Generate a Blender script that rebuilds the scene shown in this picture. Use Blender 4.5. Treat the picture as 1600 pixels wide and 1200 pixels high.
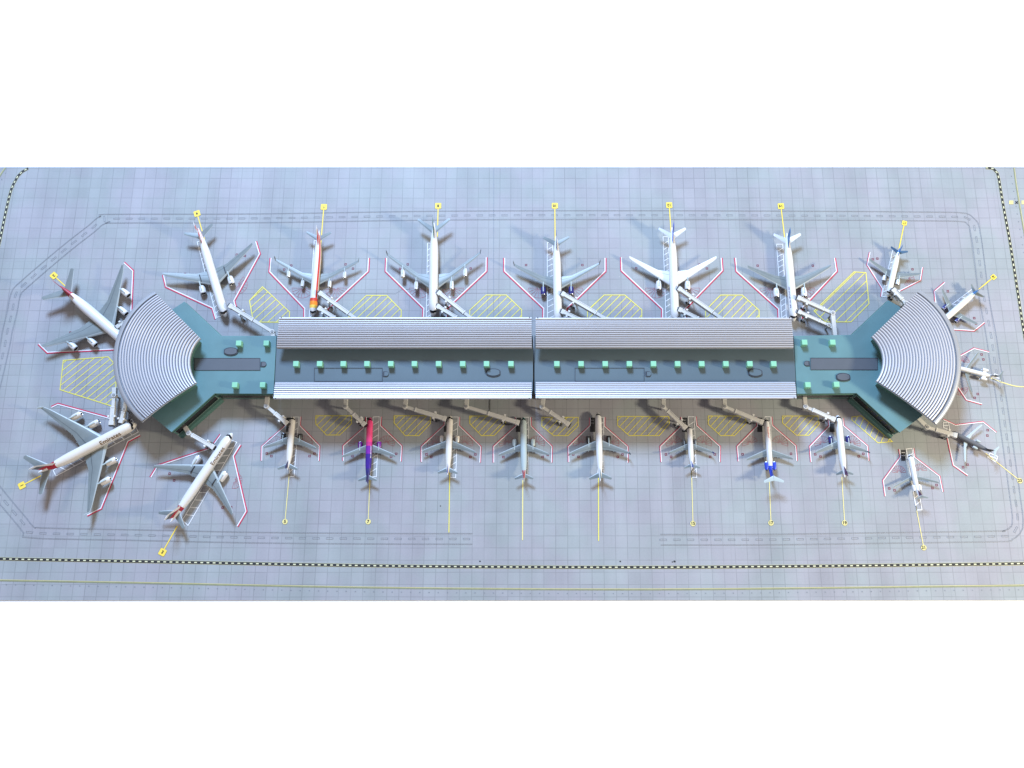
import bpy, bmesh, math, random
from mathutils import Vector, Matrix
random.seed(7)
R = math.radians
S = 0.001                      # one layout unit = 1 mm
# ------------------------------------------------------------------ camera
D = 1500.0                     # distance lens -> board centre (mm)
TILT = R(15.1)
FPX = 1500.0                   # focal length in px of a 1600 px wide picture
CX, CY = 838.0, 600.0
scn = bpy.context.scene
for o in list(bpy.data.objects): bpy.data.objects.remove(o)
cd = bpy.data.cameras.new('camera'); cam = bpy.data.objects.new('camera', cd)
scn.collection.objects.link(cam); scn.camera = cam
cd.sensor_width = 36; cd.lens = 36 * FPX / 1600; cd.shift_x = -(CX - 800) / 1600
cam.location = (0, -D * math.sin(TILT) * S, D * math.cos(TILT) * S)
cam.rotation_euler = (TILT, 0, 0)
cd.clip_start = 0.01; cd.clip_end = 60
CAM = Vector((0, -D * math.sin(TILT), D * math.cos(TILT)))
UP = Vector((0, math.cos(TILT), math.sin(TILT))); FW = Vector((0, math.sin(TILT), -math.cos(TILT)))

def G(px, py, h=0.0):
    """point of the table-top world (mm) at height h seen at photo position px,py"""
    d = Vector(((px - CX) / FPX, 0, 0)) + UP * (-(py - CY) / FPX) + FW
    s = (h - CAM.z) / d.z
    return CAM + d * s

# ------------------------------------------------------------------ light
w = bpy.data.worlds.new('World'); scn.world = w; w.use_nodes = True
bg = w.node_tree.nodes['Background']; bg.inputs[0].default_value = (1.0, 0.90, 0.90, 1); bg.inputs[1].default_value = 0.50

def area(name, loc, target, size, power, col):
    l = bpy.data.lights.new(name, 'AREA'); l.shape = 'DISK'; l.size = size * S; l.energy = power; l.color = col
    o = bpy.data.objects.new(name, l); scn.collection.objects.link(o)
    o.location = Vector(loc) * S
    o.rotation_euler = (Vector(target) - Vector(loc)).to_track_quat('-Z', 'Y').to_euler()
    return o
area('window_light', (-700, 2900, 3000), (-60, 0, 0), 1080, 415, (0.45, 0.66, 1.0))
area('room_lamp', (1900, -450, 1000), (150, 0, 0), 230, 42, (1.0, 0.91, 0.69))

vs = scn.view_settings; vs.view_transform = 'Standard'; vs.look = 'None'; vs.exposure = 0; vs.gamma = 1
vs.use_curve_mapping = False

# ------------------------------------------------------------------ materials
MATS = {}
def mat(name, col, rough=0.5, metal=0.0, var=0.06, scale=60, spec=0.5, bump=0.0, coat=0.0):
    if name in MATS: return MATS[name]
    m = bpy.data.materials.new(name); m.use_nodes = True; nt = m.node_tree
    b = nt.nodes['Principled BSDF']
    b.inputs['Roughness'].default_value = rough; b.inputs['Metallic'].default_value = metal
    b.inputs['Specular IOR Level'].default_value = spec
    b.inputs['Coat Weight'].default_value = coat
    tc = nt.nodes.new('ShaderNodeTexCoord'); n = nt.nodes.new('ShaderNodeTexNoise')
    n.inputs['Scale'].default_value = scale; n.inputs['Detail'].default_value = 5
    nt.links.new(tc.outputs['Object'], n.inputs['Vector'])
    mr = nt.nodes.new('ShaderNodeMapRange'); mr.inputs['To Min'].default_value = 1 - var * 2; mr.inputs['To Max'].default_value = 1 + var * 2
    nt.links.new(n.outputs['Fac'], mr.inputs['Value'])
    mx = nt.nodes.new('ShaderNodeVectorMath'); mx.operation = 'SCALE'; mx.inputs[0].default_value = col
    nt.links.new(mr.outputs[0], mx.inputs['Scale']); nt.links.new(mx.outputs[0], b.inputs['Base Color'])
    if bump:
        bp = nt.nodes.new('ShaderNodeBump'); bp.inputs['Strength'].default_value = bump; bp.inputs['Distance'].default_value = 0.0005
        nt.links.new(n.outputs['Fac'], bp.inputs['Height']); nt.links.new(bp.outputs[0], b.inputs['Normal'])
    MATS[name] = m; return m

def mk_apron():
    m = bpy.data.materials.new('printed_concrete_board'); m.use_nodes = True; nt = m.node_tree; N = nt.nodes; L = nt.links
    b = N['Principled BSDF']; b.inputs['Roughness'].default_value = 0.55; b.inputs['Specular IOR Level'].default_value = 0.25
    tc = N.new('ShaderNodeTexCoord')
    sx = N.new('ShaderNodeSeparateXYZ'); L.new(tc.outputs['Object'], sx.inputs[0])
    P = 0.01785
    def math_(op, a, bb=None, c=None):
        n = N.new('ShaderNodeMath'); n.operation = op
        for i, v in enumerate((a, bb, c)):
            if v is None: continue
            if isinstance(v, (int, float)): n.inputs[i].default_value = v
            else: L.new(v, n.inputs[i])
        return n.outputs[0]
    # wobble so printed joints are not ruler-straight
    nz = N.new('ShaderNodeTexNoise'); nz.inputs['Scale'].default_value = 7; L.new(tc.outputs['Object'], nz.inputs['Vector'])
    wob = math_('MULTIPLY', math_('SUBTRACT', nz.outputs['Fac'], 0.5), 0.0016)
    def joint(axis, off, width, pitch=P):
        v = math_('ADD', math_('ADD', axis, wob), off)
        f = math_('FRACT', math_('DIVIDE', v, pitch))
        d = math_('ABSOLUTE', math_('SUBTRACT', f, 0.5))          # 0.5 at the joint
        e = math_('MULTIPLY', math_('SUBTRACT', 0.5, d), pitch)
        return math_('SUBTRACT', 1.0, math_('SMOOTHSTEP', e, 0, 0) if False else math_('MINIMUM', math_('DIVIDE', e, width), 1.0))
    x, y = sx.outputs[0], sx.outputs[1]
    c0 = G(738.7, 800); ox = -(c0.x * S) + 20 * P + P * 0; oy = -(G(800, 800.2).y * S) + 40 * P
    jx = joint(x, ox, 0.00085); jy = joint(y, oy, 0.0008)
    jx2 = joint(x, ox + 0.0062, 0.00055, P * 2); jy2 = joint(y, oy + 0.0049, 0.00055, P * 3)
    # line strength broken up by noise
    n2 = N.new('ShaderNodeTexNoise'); n2.inputs['Scale'].default_value = 16; n2.inputs['Detail'].default_value = 3; L.new(tc.outputs['Object'], n2.inputs['Vector'])
    br = N.new('ShaderNodeMapRange'); br.inputs['From Min'].default_value = .3; br.inputs['From Max'].default_value = .68
    br.inputs['To Min'].default_value = .35; br.inputs['To Max'].default_value = 1; L.new(n2.outputs['Fac'], br.inputs['Value'])
    n3 = N.new('ShaderNodeTexNoise'); n3.inputs['Scale'].default_value = 5.5; L.new(tc.outputs['Object'], n3.inputs['Vector'])
    br3 = N.new('ShaderNodeMapRange'); br3.inputs['From Min'].default_value = .45; br3.inputs['From Max'].default_value = .62; L.new(n3.outputs['Fac'], br3.inputs['Value'])
    j1 = math_('MULTIPLY', math_('MAXIMUM', jx, jy), br.outputs[0])
    j2 = math_('MULTIPLY', math_('MULTIPLY', math_('MAXIMUM', jx2, jy2), br3.outputs[0]), 0.45)
    jt = math_('MAXIMUM', j1, j2)
    # per-slab tint
    def cell(pitch, ofx, ofy):
        cx_ = math_('FLOOR', math_('DIVIDE', math_('ADD', x, ofx), pitch)); cy_ = math_('FLOOR', math_('DIVIDE', math_('ADD', y, ofy), pitch))
        cb = N.new('ShaderNodeCombineXYZ'); L.new(cx_, cb.inputs[0]); L.new(cy_, cb.inputs[1])
        wn = N.new('ShaderNodeTexWhiteNoise'); wn.noise_dimensions = '2D'; L.new(cb.outputs[0], wn.inputs['Vector']); return wn.outputs['Value']
    t1 = cell(P, ox, oy); t2 = cell(P * 4, ox, oy)
    # worn wheel-track smears, stretched along y and along x
    mp = N.new('ShaderNodeMapping'); mp.inputs['Scale'].default_value = (22, 3.2, 1); L.new(tc.outputs['Object'], mp.inputs[0])
    s1 = N.new('ShaderNodeTexNoise'); s1.inputs['Scale'].default_value = 1; s1.inputs['Detail'].default_value = 4; L.new(mp.outputs[0], s1.inputs['Vector'])
    s2 = N.new('ShaderNodeTexNoise'); s2.inputs['Scale'].default_value = 9; s2.inputs['Detail'].default_value = 7; s2.inputs['Roughness'].default_value = .65; L.new(tc.outputs['Object'], s2.inputs['Vector'])
    s3 = N.new('ShaderNodeTexNoise'); s3.inputs['Scale'].default_value = 420; s3.inputs['Detail'].default_value = 2; L.new(tc.outputs['Object'], s3.inputs['Vector'])
    v = math_('ADD', 0.78, math_('MULTIPLY', t1, 0.065))
    v = math_('ADD', v, math_('MULTIPLY', t2, 0.05))
    v = math_('ADD', v, math_('MULTIPLY', math_('SUBTRACT', s1.outputs['Fac'], .5), .42))
    v = math_('ADD', v, math_('MULTIPLY', math_('SUBTRACT', s2.outputs['Fac'], .5), .30))
    v = math_('ADD', v, math_('MULTIPLY', math_('SUBTRACT', s3.outputs['Fac'], .5), .12))
    v = math_('ADD', v, 0.15)
    v = math_('MULTIPLY', v, math_('SUBTRACT', 1.0, math_('MULTIPLY', jt, 0.36)))
    sc = N.new('ShaderNodeVectorMath'); sc.operation = 'SCALE'; sc.inputs[0].default_value = APRON_COL; L.new(v, sc.inputs['Scale'])
    # printed tint drifts between cool grey and lilac grey
    s4 = N.new('ShaderNodeTexNoise'); s4.inputs['Scale'].default_value = 13; s4.inputs['Detail'].default_value = 4; L.new(tc.outputs['Object'], s4.inputs['Vector'])
    rp = N.new('ShaderNodeValToRGB'); e = rp.color_ramp.elements
    e[0].position = .38; e[0].color = (.965, 1.01, .995, 1); e[1].position = .62; e[1].color = (1.03, .985, 1.03, 1); L.new(s4.outputs['Fac'], rp.inputs[0])
    mm = N.new('ShaderNodeVectorMath'); mm.operation = 'MULTIPLY'; L.new(sc.outputs[0], mm.inputs[0]); L.new(rp.outputs[0], mm.inputs[1])
    L.new(mm.outputs[0], b.inputs['Base Color'])
    return m
APRON_COL = (0.276, 0.280, 0.284)

WHITE = mat('gloss_white_paint', (.62, .61, .60), .3, var=.03, coat=.3)
CREAM = mat('ivory_paint', (.62, .58, .52), .3, var=.03, coat=.3)
WHITEWING = mat('white_wing_paint', (.60, .61, .62), .35, var=.03)
WINGG = mat('grey_wing_paint', (.158, .18, .178), .4, var=.10, scale=90)
WINGL = mat('pale_wing_edge_paint', (.30, .33, .33), .4, var=.03)
WINGD = mat('wing_panel_line_paint', (.07, .085, .09), .5)
PALEG = mat('pale_grey_paint', (.36, .42, .42), .3, var=.03, coat=.3)
DKGREY = mat('dark_grey_paint_and_shade', (.10, .105, .115), .4)  # real dark grey paint, also the shade put into one regional jet's body
BLACK = mat('black_plastic', (.012, .012, .015), .4)
TYRE = mat('tyre_rubber', (.02, .02, .02), .8)
ALU = mat('bare_metal_lip', (.55, .56, .58), .25, metal=.7, var=.03)
RED = mat('crimson_paint', (.33, .012, .03), .4)
SCAR = mat('scarlet_paint', (.55, .05, .03), .35)
ORANGE = mat('orange_paint', (.75, .22, .02), .35)
YEL = mat('yellow_livery_paint', (.75, .48, .08), .35)
GOLD = mat('gold_lettering', (.13, .07, .025), .4)
BROWNL = mat('brown_lettering', (.20, .12, .08), .4)
NAVY = mat('navy_paint', (.018, .018, .13), .35)
ROYAL = mat('royal_blue_paint', (.02, .05, .42), .35)
DULLB = mat('dull_blue_paint', (.05, .10, .16), .4)
SKYB = mat('mid_blue_paint', (.035, .13, .30), .35)
TEALN = mat('dark_teal_paint', (.05, .15, .14), .35)
GREENF = mat('dark_green_paint', (.03, .09, .05), .35)
PINK = mat('pink_paint', (.72, .055, .19), .3, var=.1, scale=300)
MAGENTA = mat('magenta_paint', (.50, .03, .20), .3, var=.1, scale=300)
PURPLE = mat('purple_paint', (.17, .012, .27), .3, var=.1, scale=300)
INDIGO = mat('indigo_paint', (.035, .01, .20), .3, var=.15, scale=300)
PLUM = mat('plum_paint', (.08, .01, .08), .35)
PAINT_W = mat('white_marking_ink', (.66, .66, .66), .6, var=.06, scale=200)
PAINT_R = mat('red_marking_ink', (.46, .015, .06), .6, var=.08, scale=200)
PAINT_PR = mat('thin_red_marking_ink', (.34, .075, .10), .6, var=.1, scale=200)
PAINT_Y = mat('yellow_marking_ink', (.62, .54, .09), .6, var=.08, scale=200)
PAINT_YB = mat('bright_yellow_ink', (.72, .53, .06), .6, var=.04)
PAINT_PY = mat('pale_yellow_ink', (.62, .53, .20), .6, var=.08, scale=200)
PAINT_K = mat('black_marking_ink', (.012, .012, .014), .6)
PAINT_G = mat('grey_marking_ink', (.175, .182, .20), .6, var=.16, scale=200)
PAINT_PE = mat('pale_edge_ink', (.56, .54, .34), .6, var=.1)
RIM = mat('near_black_joint', (.02, .024, .035), .6)
PAINT_M = mat('maroon_marking_ink', (.15, .012, .03), .6)
PAINT_O = mat('olive_marking_ink', (.20, .21, .12), .6, var=.12, scale=100)
DECKG = mat('sea_green_plastic_roof', (.092, .185, .198), .42, var=.10, scale=25, bump=.3)
DECKD = mat('green_plastic_wall', (.07, .155, .13), .5, var=.08, scale=25)
DECKS = mat('slate_plastic_roof', (.072, .105, .125), .45, var=.07, scale=20, bump=.2)
STRIPG = mat('grey_roof_strip', (.075, .085, .10), .45, var=.05)
GLASS = mat('dark_window_plastic', (.006, .006, .008), .15)
MULL = mat('pale_green_mullion', (.30, .38, .34), .5)
SILVER = mat('silver_ribbed_roof', (.50, .50, .525), .45, metal=.35, var=.03, scale=15)
SILVERD = mat('silver_roof_fascia', (.34, .35, .37), .4, metal=.4, var=.04)
GROOVE = mat('dark_roof_groove', (.16, .165, .19), .6)
MINT = mat('mint_plastic', (.20, .46, .30), .45, var=.04)
MINTD = mat('mint_grille', (.11, .30, .17), .5)
BRIDGE = mat('off_white_bridge_plastic', (.49, .475, .44), .45, var=.05, scale=120)
BRIDGED = mat('bridge_grey_plastic', (.24, .24, .24), .5, var=.05, scale=120)
BRIDGEL = mat('bridge_pale_trim', (.58, .57, .54), .45, var=.03)
TABLE = mat('white_tabletop', (.90, .90, .90), .7, var=.004, scale=3, spec=.2)
BOARD = mk_apron()

# ------------------------------------------------------------------ mesh helpers
class MB:
    def __init__(s): s.v = []; s.f = []; s.mi = []; s.mats = []; s.sm = []
    def m(s, mt):
        if mt not in s.mats: s.mats.append(mt)
        return s.mats.index(mt)
    def face(s, pts, mt, smooth=False):
        i = len(s.v); s.v += [Vector(p) for p in pts]; s.f.append(list(range(i, i + len(pts)))); s.mi.append(s.m(mt)); s.sm.append(smooth)
    def grid(s, rows, mt, closed=False, smooth=True, mf=None):
        i0 = len(s.v); n = len(rows[0])
        for r in rows: s.v += [Vector(p) for p in r]
        for a in range(len(rows) - 1):
            for b in range(n if closed else n - 1):
                c = (b + 1) % n
                s.f.append([i0 + a * n + b, i0 + a * n + c, i0 + (a + 1) * n + c, i0 + (a + 1) * n + b])
                s.mi.append(s.m(mf(a, b) if mf else mt)); s.sm.append(smooth)
    def box(s, c, size, mt, rz=0, taper=1.0):
        c = Vector(c); hx, hy, hz = size[0] / 2, size[1] / 2, size[2] / 2; M = Matrix.Rotation(rz, 3, 'Z')
        p = []
        for z in (-hz, hz):
            k = taper if z > 0 else 1
            for x, y in ((-hx, -hy), (hx, -hy), (hx, hy), (-hx, hy)): p.append(c + M @ Vector((x * k, y * k, z)))
        for q in ((0, 3, 2, 1), (4, 5, 6, 7), (0, 1, 5, 4), (1, 2, 6, 5), (2, 3, 7, 6), (3, 0, 4, 7)): s.face([p[k] for k in q], mt)
    def prism(s, poly, z0, z1, mt, mtop=None, cap0=True):
        n = len(poly); a = sum(poly[i][0] * poly[(i + 1) % n][1] - poly[(i + 1) % n][0] * poly[i][1] for i in range(n))
        if a < 0: poly = list(reversed(poly))
        s.face([(p[0], p[1], z1) for p in poly], mtop or mt)
        if cap0: s.face([(p[0], p[1], z0) for p in reversed(poly)], mt)
        for i in range(n):
            p, q = poly[i], poly[(i + 1) % n]
            s.face([(p[0], p[1], z0), (q[0], q[1], z0), (q[0], q[1], z1), (p[0], p[1], z1)], mt)
    def tube(s, a, b, ra, rb, mt, n=12, cap=True, smooth=True, capm=None):
        a = Vector(a); b = Vector(b); d = (b - a).normalized(); u = d.orthogonal().normalized(); v = d.cross(u)
        r0 = [a + (u * math.cos(t) + v * math.sin(t)) * ra for t in [2 * math.pi * i / n for i in range(n)]]
        r1 = [b + (u * math.cos(t) + v * math.sin(t)) * rb for t in [2 * math.pi * i / n for i in range(n)]]
        s.grid([r0, r1], mt, closed=True, smooth=smooth)
        if cap: s.face(list(reversed(r0)), capm or mt); s.face(r1, capm or mt)
    def beam(s, a, b, wd, ht, mt):
        """box beam between two points, width wd, height ht, top/bottom horizontal"""
        a = Vector(a); b = Vector(b); d = (b - a); e = Vector((-d.y, d.x, 0)).normalized() * wd / 2; z = Vector((0, 0, ht / 2))
        p = [a - e - z, a + e - z, a + e + z, a - e + z]; q = [x + d for x in p]
        s.face([p[0], p[3], p[2], p[1]], mt); s.face(q, mt)
        for i in range(4):
            j = (i + 1) % 4; s.face([p[i], p[j], q[j], q[i]], mt)
    def lathe(s, o, ax, prof, mt, n=16, mf=None):
        o = Vector(o); ax = Vector(ax).normalized(); u = ax.orthogonal().normalized(); v = ax.cross(u)
        rows = [[o + ax * x + (u * math.cos(2 * math.pi * i / n) + v * math.sin(2 * math.pi * i / n)) * r for i in range(n)] for x, r in prof]
        s.grid(rows, mt, closed=True, mf=(lambda a, b: mf(a)) if mf else None)
    def build(s, name, parent=None, merge=True, bevel=0):
        me = bpy.data.meshes.new(name)
        me.from_pydata([p * S for p in s.v], [], s.f); me.update()
        for m_ in s.mats: me.materials.append(m_)
        for p, i, sm in zip(me.polygons, s.mi, s.sm): p.material_index = i; p.use_smooth = sm
        bm = bmesh.new(); bm.from_mesh(me)
        if merge: bmesh.ops.remove_doubles(bm, verts=bm.verts, dist=1e-6)
        bmesh.ops.recalc_face_normals(bm, faces=bm.faces) if merge else None
        bm.to_mesh(me); bm.free()
        if merge: me.set_sharp_from_angle(angle=R(40))
        o = bpy.data.objects.new(name, me); scn.collection.objects.link(o)
        if bevel:
            bv = o.modifiers.new('bevel', 'BEVEL'); bv.width = bevel * S; bv.segments = 2; bv.limit_method = 'ANGLE'; bv.angle_limit = R(50)
        if parent is not None: o.parent = parent
        return o

def tag(o, label=None, cat=None, group=None, kind=None):
    if label: o['label'] = label
    if cat: o['category'] = cat
    if group: o['group'] = group
    if kind: o['kind'] = kind
    return o
def empty(name, loc=(0, 0, 0), rz=0):
    o = bpy.data.objects.new(name, None); scn.collection.objects.link(o); o.empty_display_size = .02
    o.location = Vector(loc) * S; o.rotation_euler = (0, 0, rz); return o

def text_mesh(txt, size, bold=.012):
    cu = bpy.data.curves.new('lettering', 'FONT'); cu.body = txt; cu.size = size; cu.offset = size * bold; cu.align_x = 'CENTER'; cu.align_y = 'CENTER'
    o = bpy.data.objects.new('lettering', cu); scn.collection.objects.link(o)
    bpy.context.view_layer.update()
    me = bpy.data.meshes.new_from_object(o.evaluated_get(bpy.context.evaluated_depsgraph_get()))
    bpy.data.objects.remove(o)
    return me

# ------------------------------------------------------------------ setting
tb = MB(); tb.box((0, 0, -26.4), (5200, 4200, 50), TABLE); table = tag(tb.build('tabletop'), kind='structure')
y_top = G(800, 261).y; y_bot = G(800, 938.3).y
ab = MB(); ab.box((-10, (y_top + y_bot) / 2, -.7), (2260, y_top - y_bot, 1.4), BOARD)
apron = tag(ab.build('apron'), kind='structure')

Z1, Z2, Z3, Z4 = .25, .45, .65, .85
def gw(pts, z=Z1):
    r = []
    for p in pts:
        q = G(p[0], p[1], z); r.append(Vector((q.x, q.y, z)))
    return r
def strip(mb, pts, wd, mt, off=0.0, closed=False):
    """flat ribbon through world points, width wd, shifted sideways by off"""
    n = len(pts); L_, R_ = [], []
    for i, p in enumerate(pts):
        a = pts[i - 1] if (i or closed) else None; b = pts[(i + 1) % n] if (i < n - 1 or closed) else None
        d1 = (p - a).normalized() if a is not None else None; d2 = (b - p).normalized() if b is not None else None
        if d1 is None: d1 = d2
        if d2 is None: d2 = d1
        t = (d1 + d2).normalized(); nn = Vector((-t.y, t.x, 0)); k = 1 / max(.35, nn.dot(Vector((-d1.y, d1.x, 0))))
        L_.append(p + nn * (off + wd / 2) * k); R_.append(p + nn * (off - wd / 2) * k)
    for i in range(n if closed else n - 1):
        j = (i + 1) % n; mb.face([R_[i], R_[j], L_[j], L_[i]], mt)
def smooth_path(pts, step=6.0):
    out = []
    P_ = [pts[0] * 2 - pts[1]] + list(pts) + [pts[-1] * 2 - pts[-2]]
    for i in range(1, len(P_) - 2):
        p0, p1, p2, p3 = P_[i - 1:i + 3]; n = max(1, int((p2 - p1).length / step))
        for k in range(n):
            t = k / n
            out.append(.5 * ((2 * p1) + (p2 - p0) * t + (2 * p0 - 5 * p1 + 4 * p2 - p3) * t * t + (3 * p1 - p0 - 3 * p2 + p3) * t ** 3))
    out.append(pts[-1]); return out
def along(path, pitch, start=0.0):
    res = []; acc = -start
    for a, b in zip(path, path[1:]):
        l = (b - a).length; d = (b - a).normalized()
        while acc + l >= 0 and acc <= 0 and l > 0:
            t = -acc
            if t > l: break
            res.append((a + d * t, d)); acc -= pitch
        acc += l
    return res

# service road printed on the board: double outline + dash boxes
def road(pts, name):
    path = smooth_path(gw(pts)); mb = MB()
    for sd in (-1, 1):
        strip(mb, path, .55, PAINT_G, 8.4 * sd); strip(mb, path, .35, PAINT_G, 7.2 * sd)
    for p, d in along(path, 20.5, 6):
        u = d; v = Vector((-d.y, d.x, 0)); 
        box = [p - u * 5 - v * 1.2, p + u * 5 - v * 1.2, p + u * 5 + v * 1.2, p - u * 5 + v * 1.2]
        strip(mb, box, .55, PAINT_G, closed=True)
    return mb.build(name, apron, merge=False)
road([(-40, 700), (-12, 620), (7, 542), (11, 520), (19, 487), (25, 459), (38, 444), (100, 391), (142, 358), (161, 343.5), (190, 341.5), (400, 341), (685, 336.8), (1000, 336), (1300, 337), (1431, 338), (1497, 338.8), (1513, 342), (1521, 350), (1524, 363), (1527, 380), (1531.6, 415.6), (1538, 466), (1549, 525.6), (1556, 574), (1563.4, 613.8), (1574.7, 692.5), (1585, 767.5), (1590.5, 812), (1587, 828), (1574, 836.5), (1555, 838), (1380, 840.5), (1200, 843), (1032, 843.3)], 'service_road_outline')
road([(-30, 735), (2.5, 777), (36, 817), (46, 829), (62, 833), (210, 836), (400, 840), (600, 841.7), (738, 842)], 'service_road_outline')

def edge_line(pts, name, kind):
    path = smooth_path(gw(pts)); mb = MB()
    if kind == 'yb':
        strip(mb, path, 5.2, PAINT_PE); 
        for q in path: q.z = Z2
        strip(mb, path, 4.3, PAINT_K)
        for p, d in along(path, 9.2, 2):
            v = Vector((-d.y, d.x, 0)); q = p + Vector((0, 0, Z3 - Z2))
            mb.face([q - d * 2.0 - v * .9, q + d * 2.0 - v * .9, q + d * 2.0 + v * .9, q - d * 2.0 + v * .9], PAINT_PE)
    else:
        strip(mb, path, 2.0, PAINT_O); strip(mb, path, .5, PAINT_PY, 1.4)
        for p, d in along(path, 13.6, 2):
            v = Vector((-d.y, d.x, 0)); q = p - v * 5.6 * kind
            mb.face([q - d * .8 - v * .8, q + d * .8 - v * .8, q + d * .8 + v * .8, q - d * .8 + v * .8], PAINT_G)
    return mb.build(name, apron, merge=False)
edge_line([(-120, 870), (0, 873.2), (240, 877.6), (440, 881.5), (640, 884.6), (840, 886), (1040, 886.3), (1200, 885.2), (1360, 883.6), (1600, 880.5), (1720, 877)], 'taxiway_edge_line', 'yb')
edge_line([(1540, 262.3), (1552, 263.6), (1558, 270), (1560.5, 279), (1563, 294), (1565.5, 309), (1570.8, 339), (1577.5, 376), (1587, 436), (1598, 507.5), (1612, 590)], 'taxiway_edge_line', 'yb')
edge_line([(-14, 440), (0, 375), (8, 336), (12, 317.5), (15, 305.5), (18, 295), (22.5, 285), (27.8, 275.5), (34.5, 268.5), (44, 262.8)], 'taxiway_edge_line', 'yb')
edge_line([(-120, 904.5), (0, 907.2), (240, 911.6), (440, 916), (640, 919.3), (900, 921.3), (1100, 921), (1300, 919), (1450, 917), (1600, 915.2), (1720, 912)], 'taxiway_centre_line', 1)
edge_line([(1584, 262), (1586.5, 282), (1591, 310), (1596, 340), (1602, 375), (1615, 450)], 'taxiway_centre_line', 1)
edge_line([(-8, 292), (0, 275), (9, 262)], 'taxiway_centre_line', 1)

# board joints
mb = MB()
strip(mb, gw([(355, 459.3), (362, 458.6), (449, 459), (600, 458.4), (618, 459), (628, 452.5), (640, 451.6), (652, 458.6), (770, 457.8), (1500, 457.5)]), .6, PAINT_G)
strip(mb, gw([(771.6, 262), (771.3, 560)]), .6, PAINT_G); mb.build('board_joint', apron, merge=False)
mb = MB(); strip(mb, gw([(765.6, 560), (765.3, 643)], Z4), 1.1, PAINT_K); mb.build('board_joint', apron, merge=False)
mb = MB()
for (px, py, r) in ((688.3, 790.6, .8), (750, 877, 1.1), (969.2, 877.2, 1.1), (1054, 877.3, 1.5), (1050.6, 878, .9)):
    c = gw([(px, py)])[0]; mb.face([c + Vector((math.cos(a) * r * 1.2, math.sin(a) * r, 0)) for a in [k * math.pi / 4 for k in range(8)]], PAINT_K)
mb.build('ink_specks', apron, merge=False)

# stand outlines: red outside, white inside
ST = {
 '6L': [(422.9, 403), (421, 424.7), (475.4, 481.9), (475.4, 500)], '6R': [(576.5, 403), (575.3, 423.8), (529, 467), (512, 482), (512, 497)],
 '8L': [(603.4, 403), (602.5, 423.8), (661.6, 481.9), (660.6, 500)], '8R': [(760.3, 402), (760, 423.8), (698.4, 481.9), (698, 498)],
 '10L': [(787.9, 403), (787.9, 423.8), (849, 481.9), (848.6, 500)], '10R': [(946, 403), (946, 423.8), (903.8, 465), (885, 481.9), (885, 498)],
 '12L': [(970.3, 402), (971, 422.8), (1034.6, 482.8), (1034.6, 500)], '12R': [(1127.4, 402.8), (1129, 422.8), (1070.6, 482.8), (1072, 498)],
 '14L': [(1148.8, 402.8), (1150.6, 423.8), (1216, 482.8), (1216.6, 500)], '14R': [(1304.4, 403), (1307.6, 423.8), (1251.9, 482.8), (1253, 498)],
 '4L': [(254.7, 429.4), (259, 448), (331.6, 481.5), (336.6, 498.4)], '4R': [(400, 376.9), (406, 396.6), (366, 469.7), (368.5, 479)],
 '2R': [(193.8, 410), (208, 423), (204.5, 500)], '2L': [(60, 537.5), (73.8, 551), (185, 545.6)],
 '1L': [(80, 636), (90.5, 631), (173, 653.5)], '1R': [(218.8, 680), (200, 690), (158, 794.5), (136, 805.5)],
 '3L': [(344.5, 678.8), (329, 700), (246, 727.5), (235, 745.5)], '3R': [(376, 695), (365, 712.5), (385, 798.8), (371, 822.5)],
 '16L': [(1359, 394), (1354.8, 413.8), (1378.4, 451), (1376.5, 463.4)], '16R': [(1441.6, 417.5), (1438.4, 438), (1402, 456.5)],
 '18L': [(1476, 441), (1459.8, 455), (1462, 476)], '18R': [(1538.5, 503.8), (1522, 517), (1486, 514.6)],
 '20L': [(1492, 560.5), (1522, 544), (1545.6, 550)], '20R': [(1494, 601), (1510, 625), (1534.4, 631.6)],
 '23L': [(1474, 655), (1493, 664), (1536, 658.8), (1556.9, 675.6)], '23R': [(1480, 683), (1489.4, 727), (1512, 743)],
 '21L': [(1405, 701.9), (1406.5, 714), (1379.7, 750.6), (1382.9, 775.4)], '21R': [(1427.5, 700), (1429.4, 714), (1468.4, 744), (1473.4, 768.4)],
 '5L': [(446, 651.6), (446, 664.7), (408.8, 697.5), (408.4, 720)], '5R': [(469.7, 651), (468.8, 664.7), (499.3, 696.6), (498.4, 720)],
 '7L': [(572, 651.6), (572, 664.7), (536, 696.6), (535.9, 720)], '7R': [(595.9, 651), (594.8, 664.7), (627.8, 696.6), (626.6, 721)],
 '9L': [(694, 652), (694.5, 663.7), (658.4, 697.5), (658.4, 721.9)], '9R': [(717.9, 651.6), (717.5, 664.7), (751.3, 697.5), (750.3, 722.8)],
 '11L': [(805.6, 652), (805.6, 665.6), (771, 697.5), (771, 722.8)], '11R': [(829.4, 652), (830, 665.6), (862.8, 697.5), (862, 722.8)],
 '13L': [(921.6, 652.5), (921.6, 664.7), (887.9, 697.5), (888.4, 721.9)], '13R': [(944.7, 651.6), (944.7, 665.6), (980.9, 697.5), (980.9, 722.8)],
 '15L': [(1064.6, 651.6), (1065, 665), (1031.6, 697.5), (1033, 721.9)], '15R': [(1087.5, 651), (1088.8, 664.7), (1125.4, 697.5), (1125, 721.9)],
 '17L': [(1182, 651.6), (1183, 665.6), (1151.6, 697.5), (1153.7, 721)], '17R': [(1205.6, 651), (1207, 664.7), (1243.7, 696.6), (1245.4, 720)],
 '19L': [(1294.5, 652), (1295.4, 665.6), (1265, 697.5), (1267, 721.9)], '19R': [(1317.5, 653.4), (1318.4, 664.7), (1355.6, 696.6), (1357.4, 720)],
}
CEN = {}
for k, pts in ST.items():
    n = k[:-1]; CEN.setdefault(n, []).extend(pts)
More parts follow.
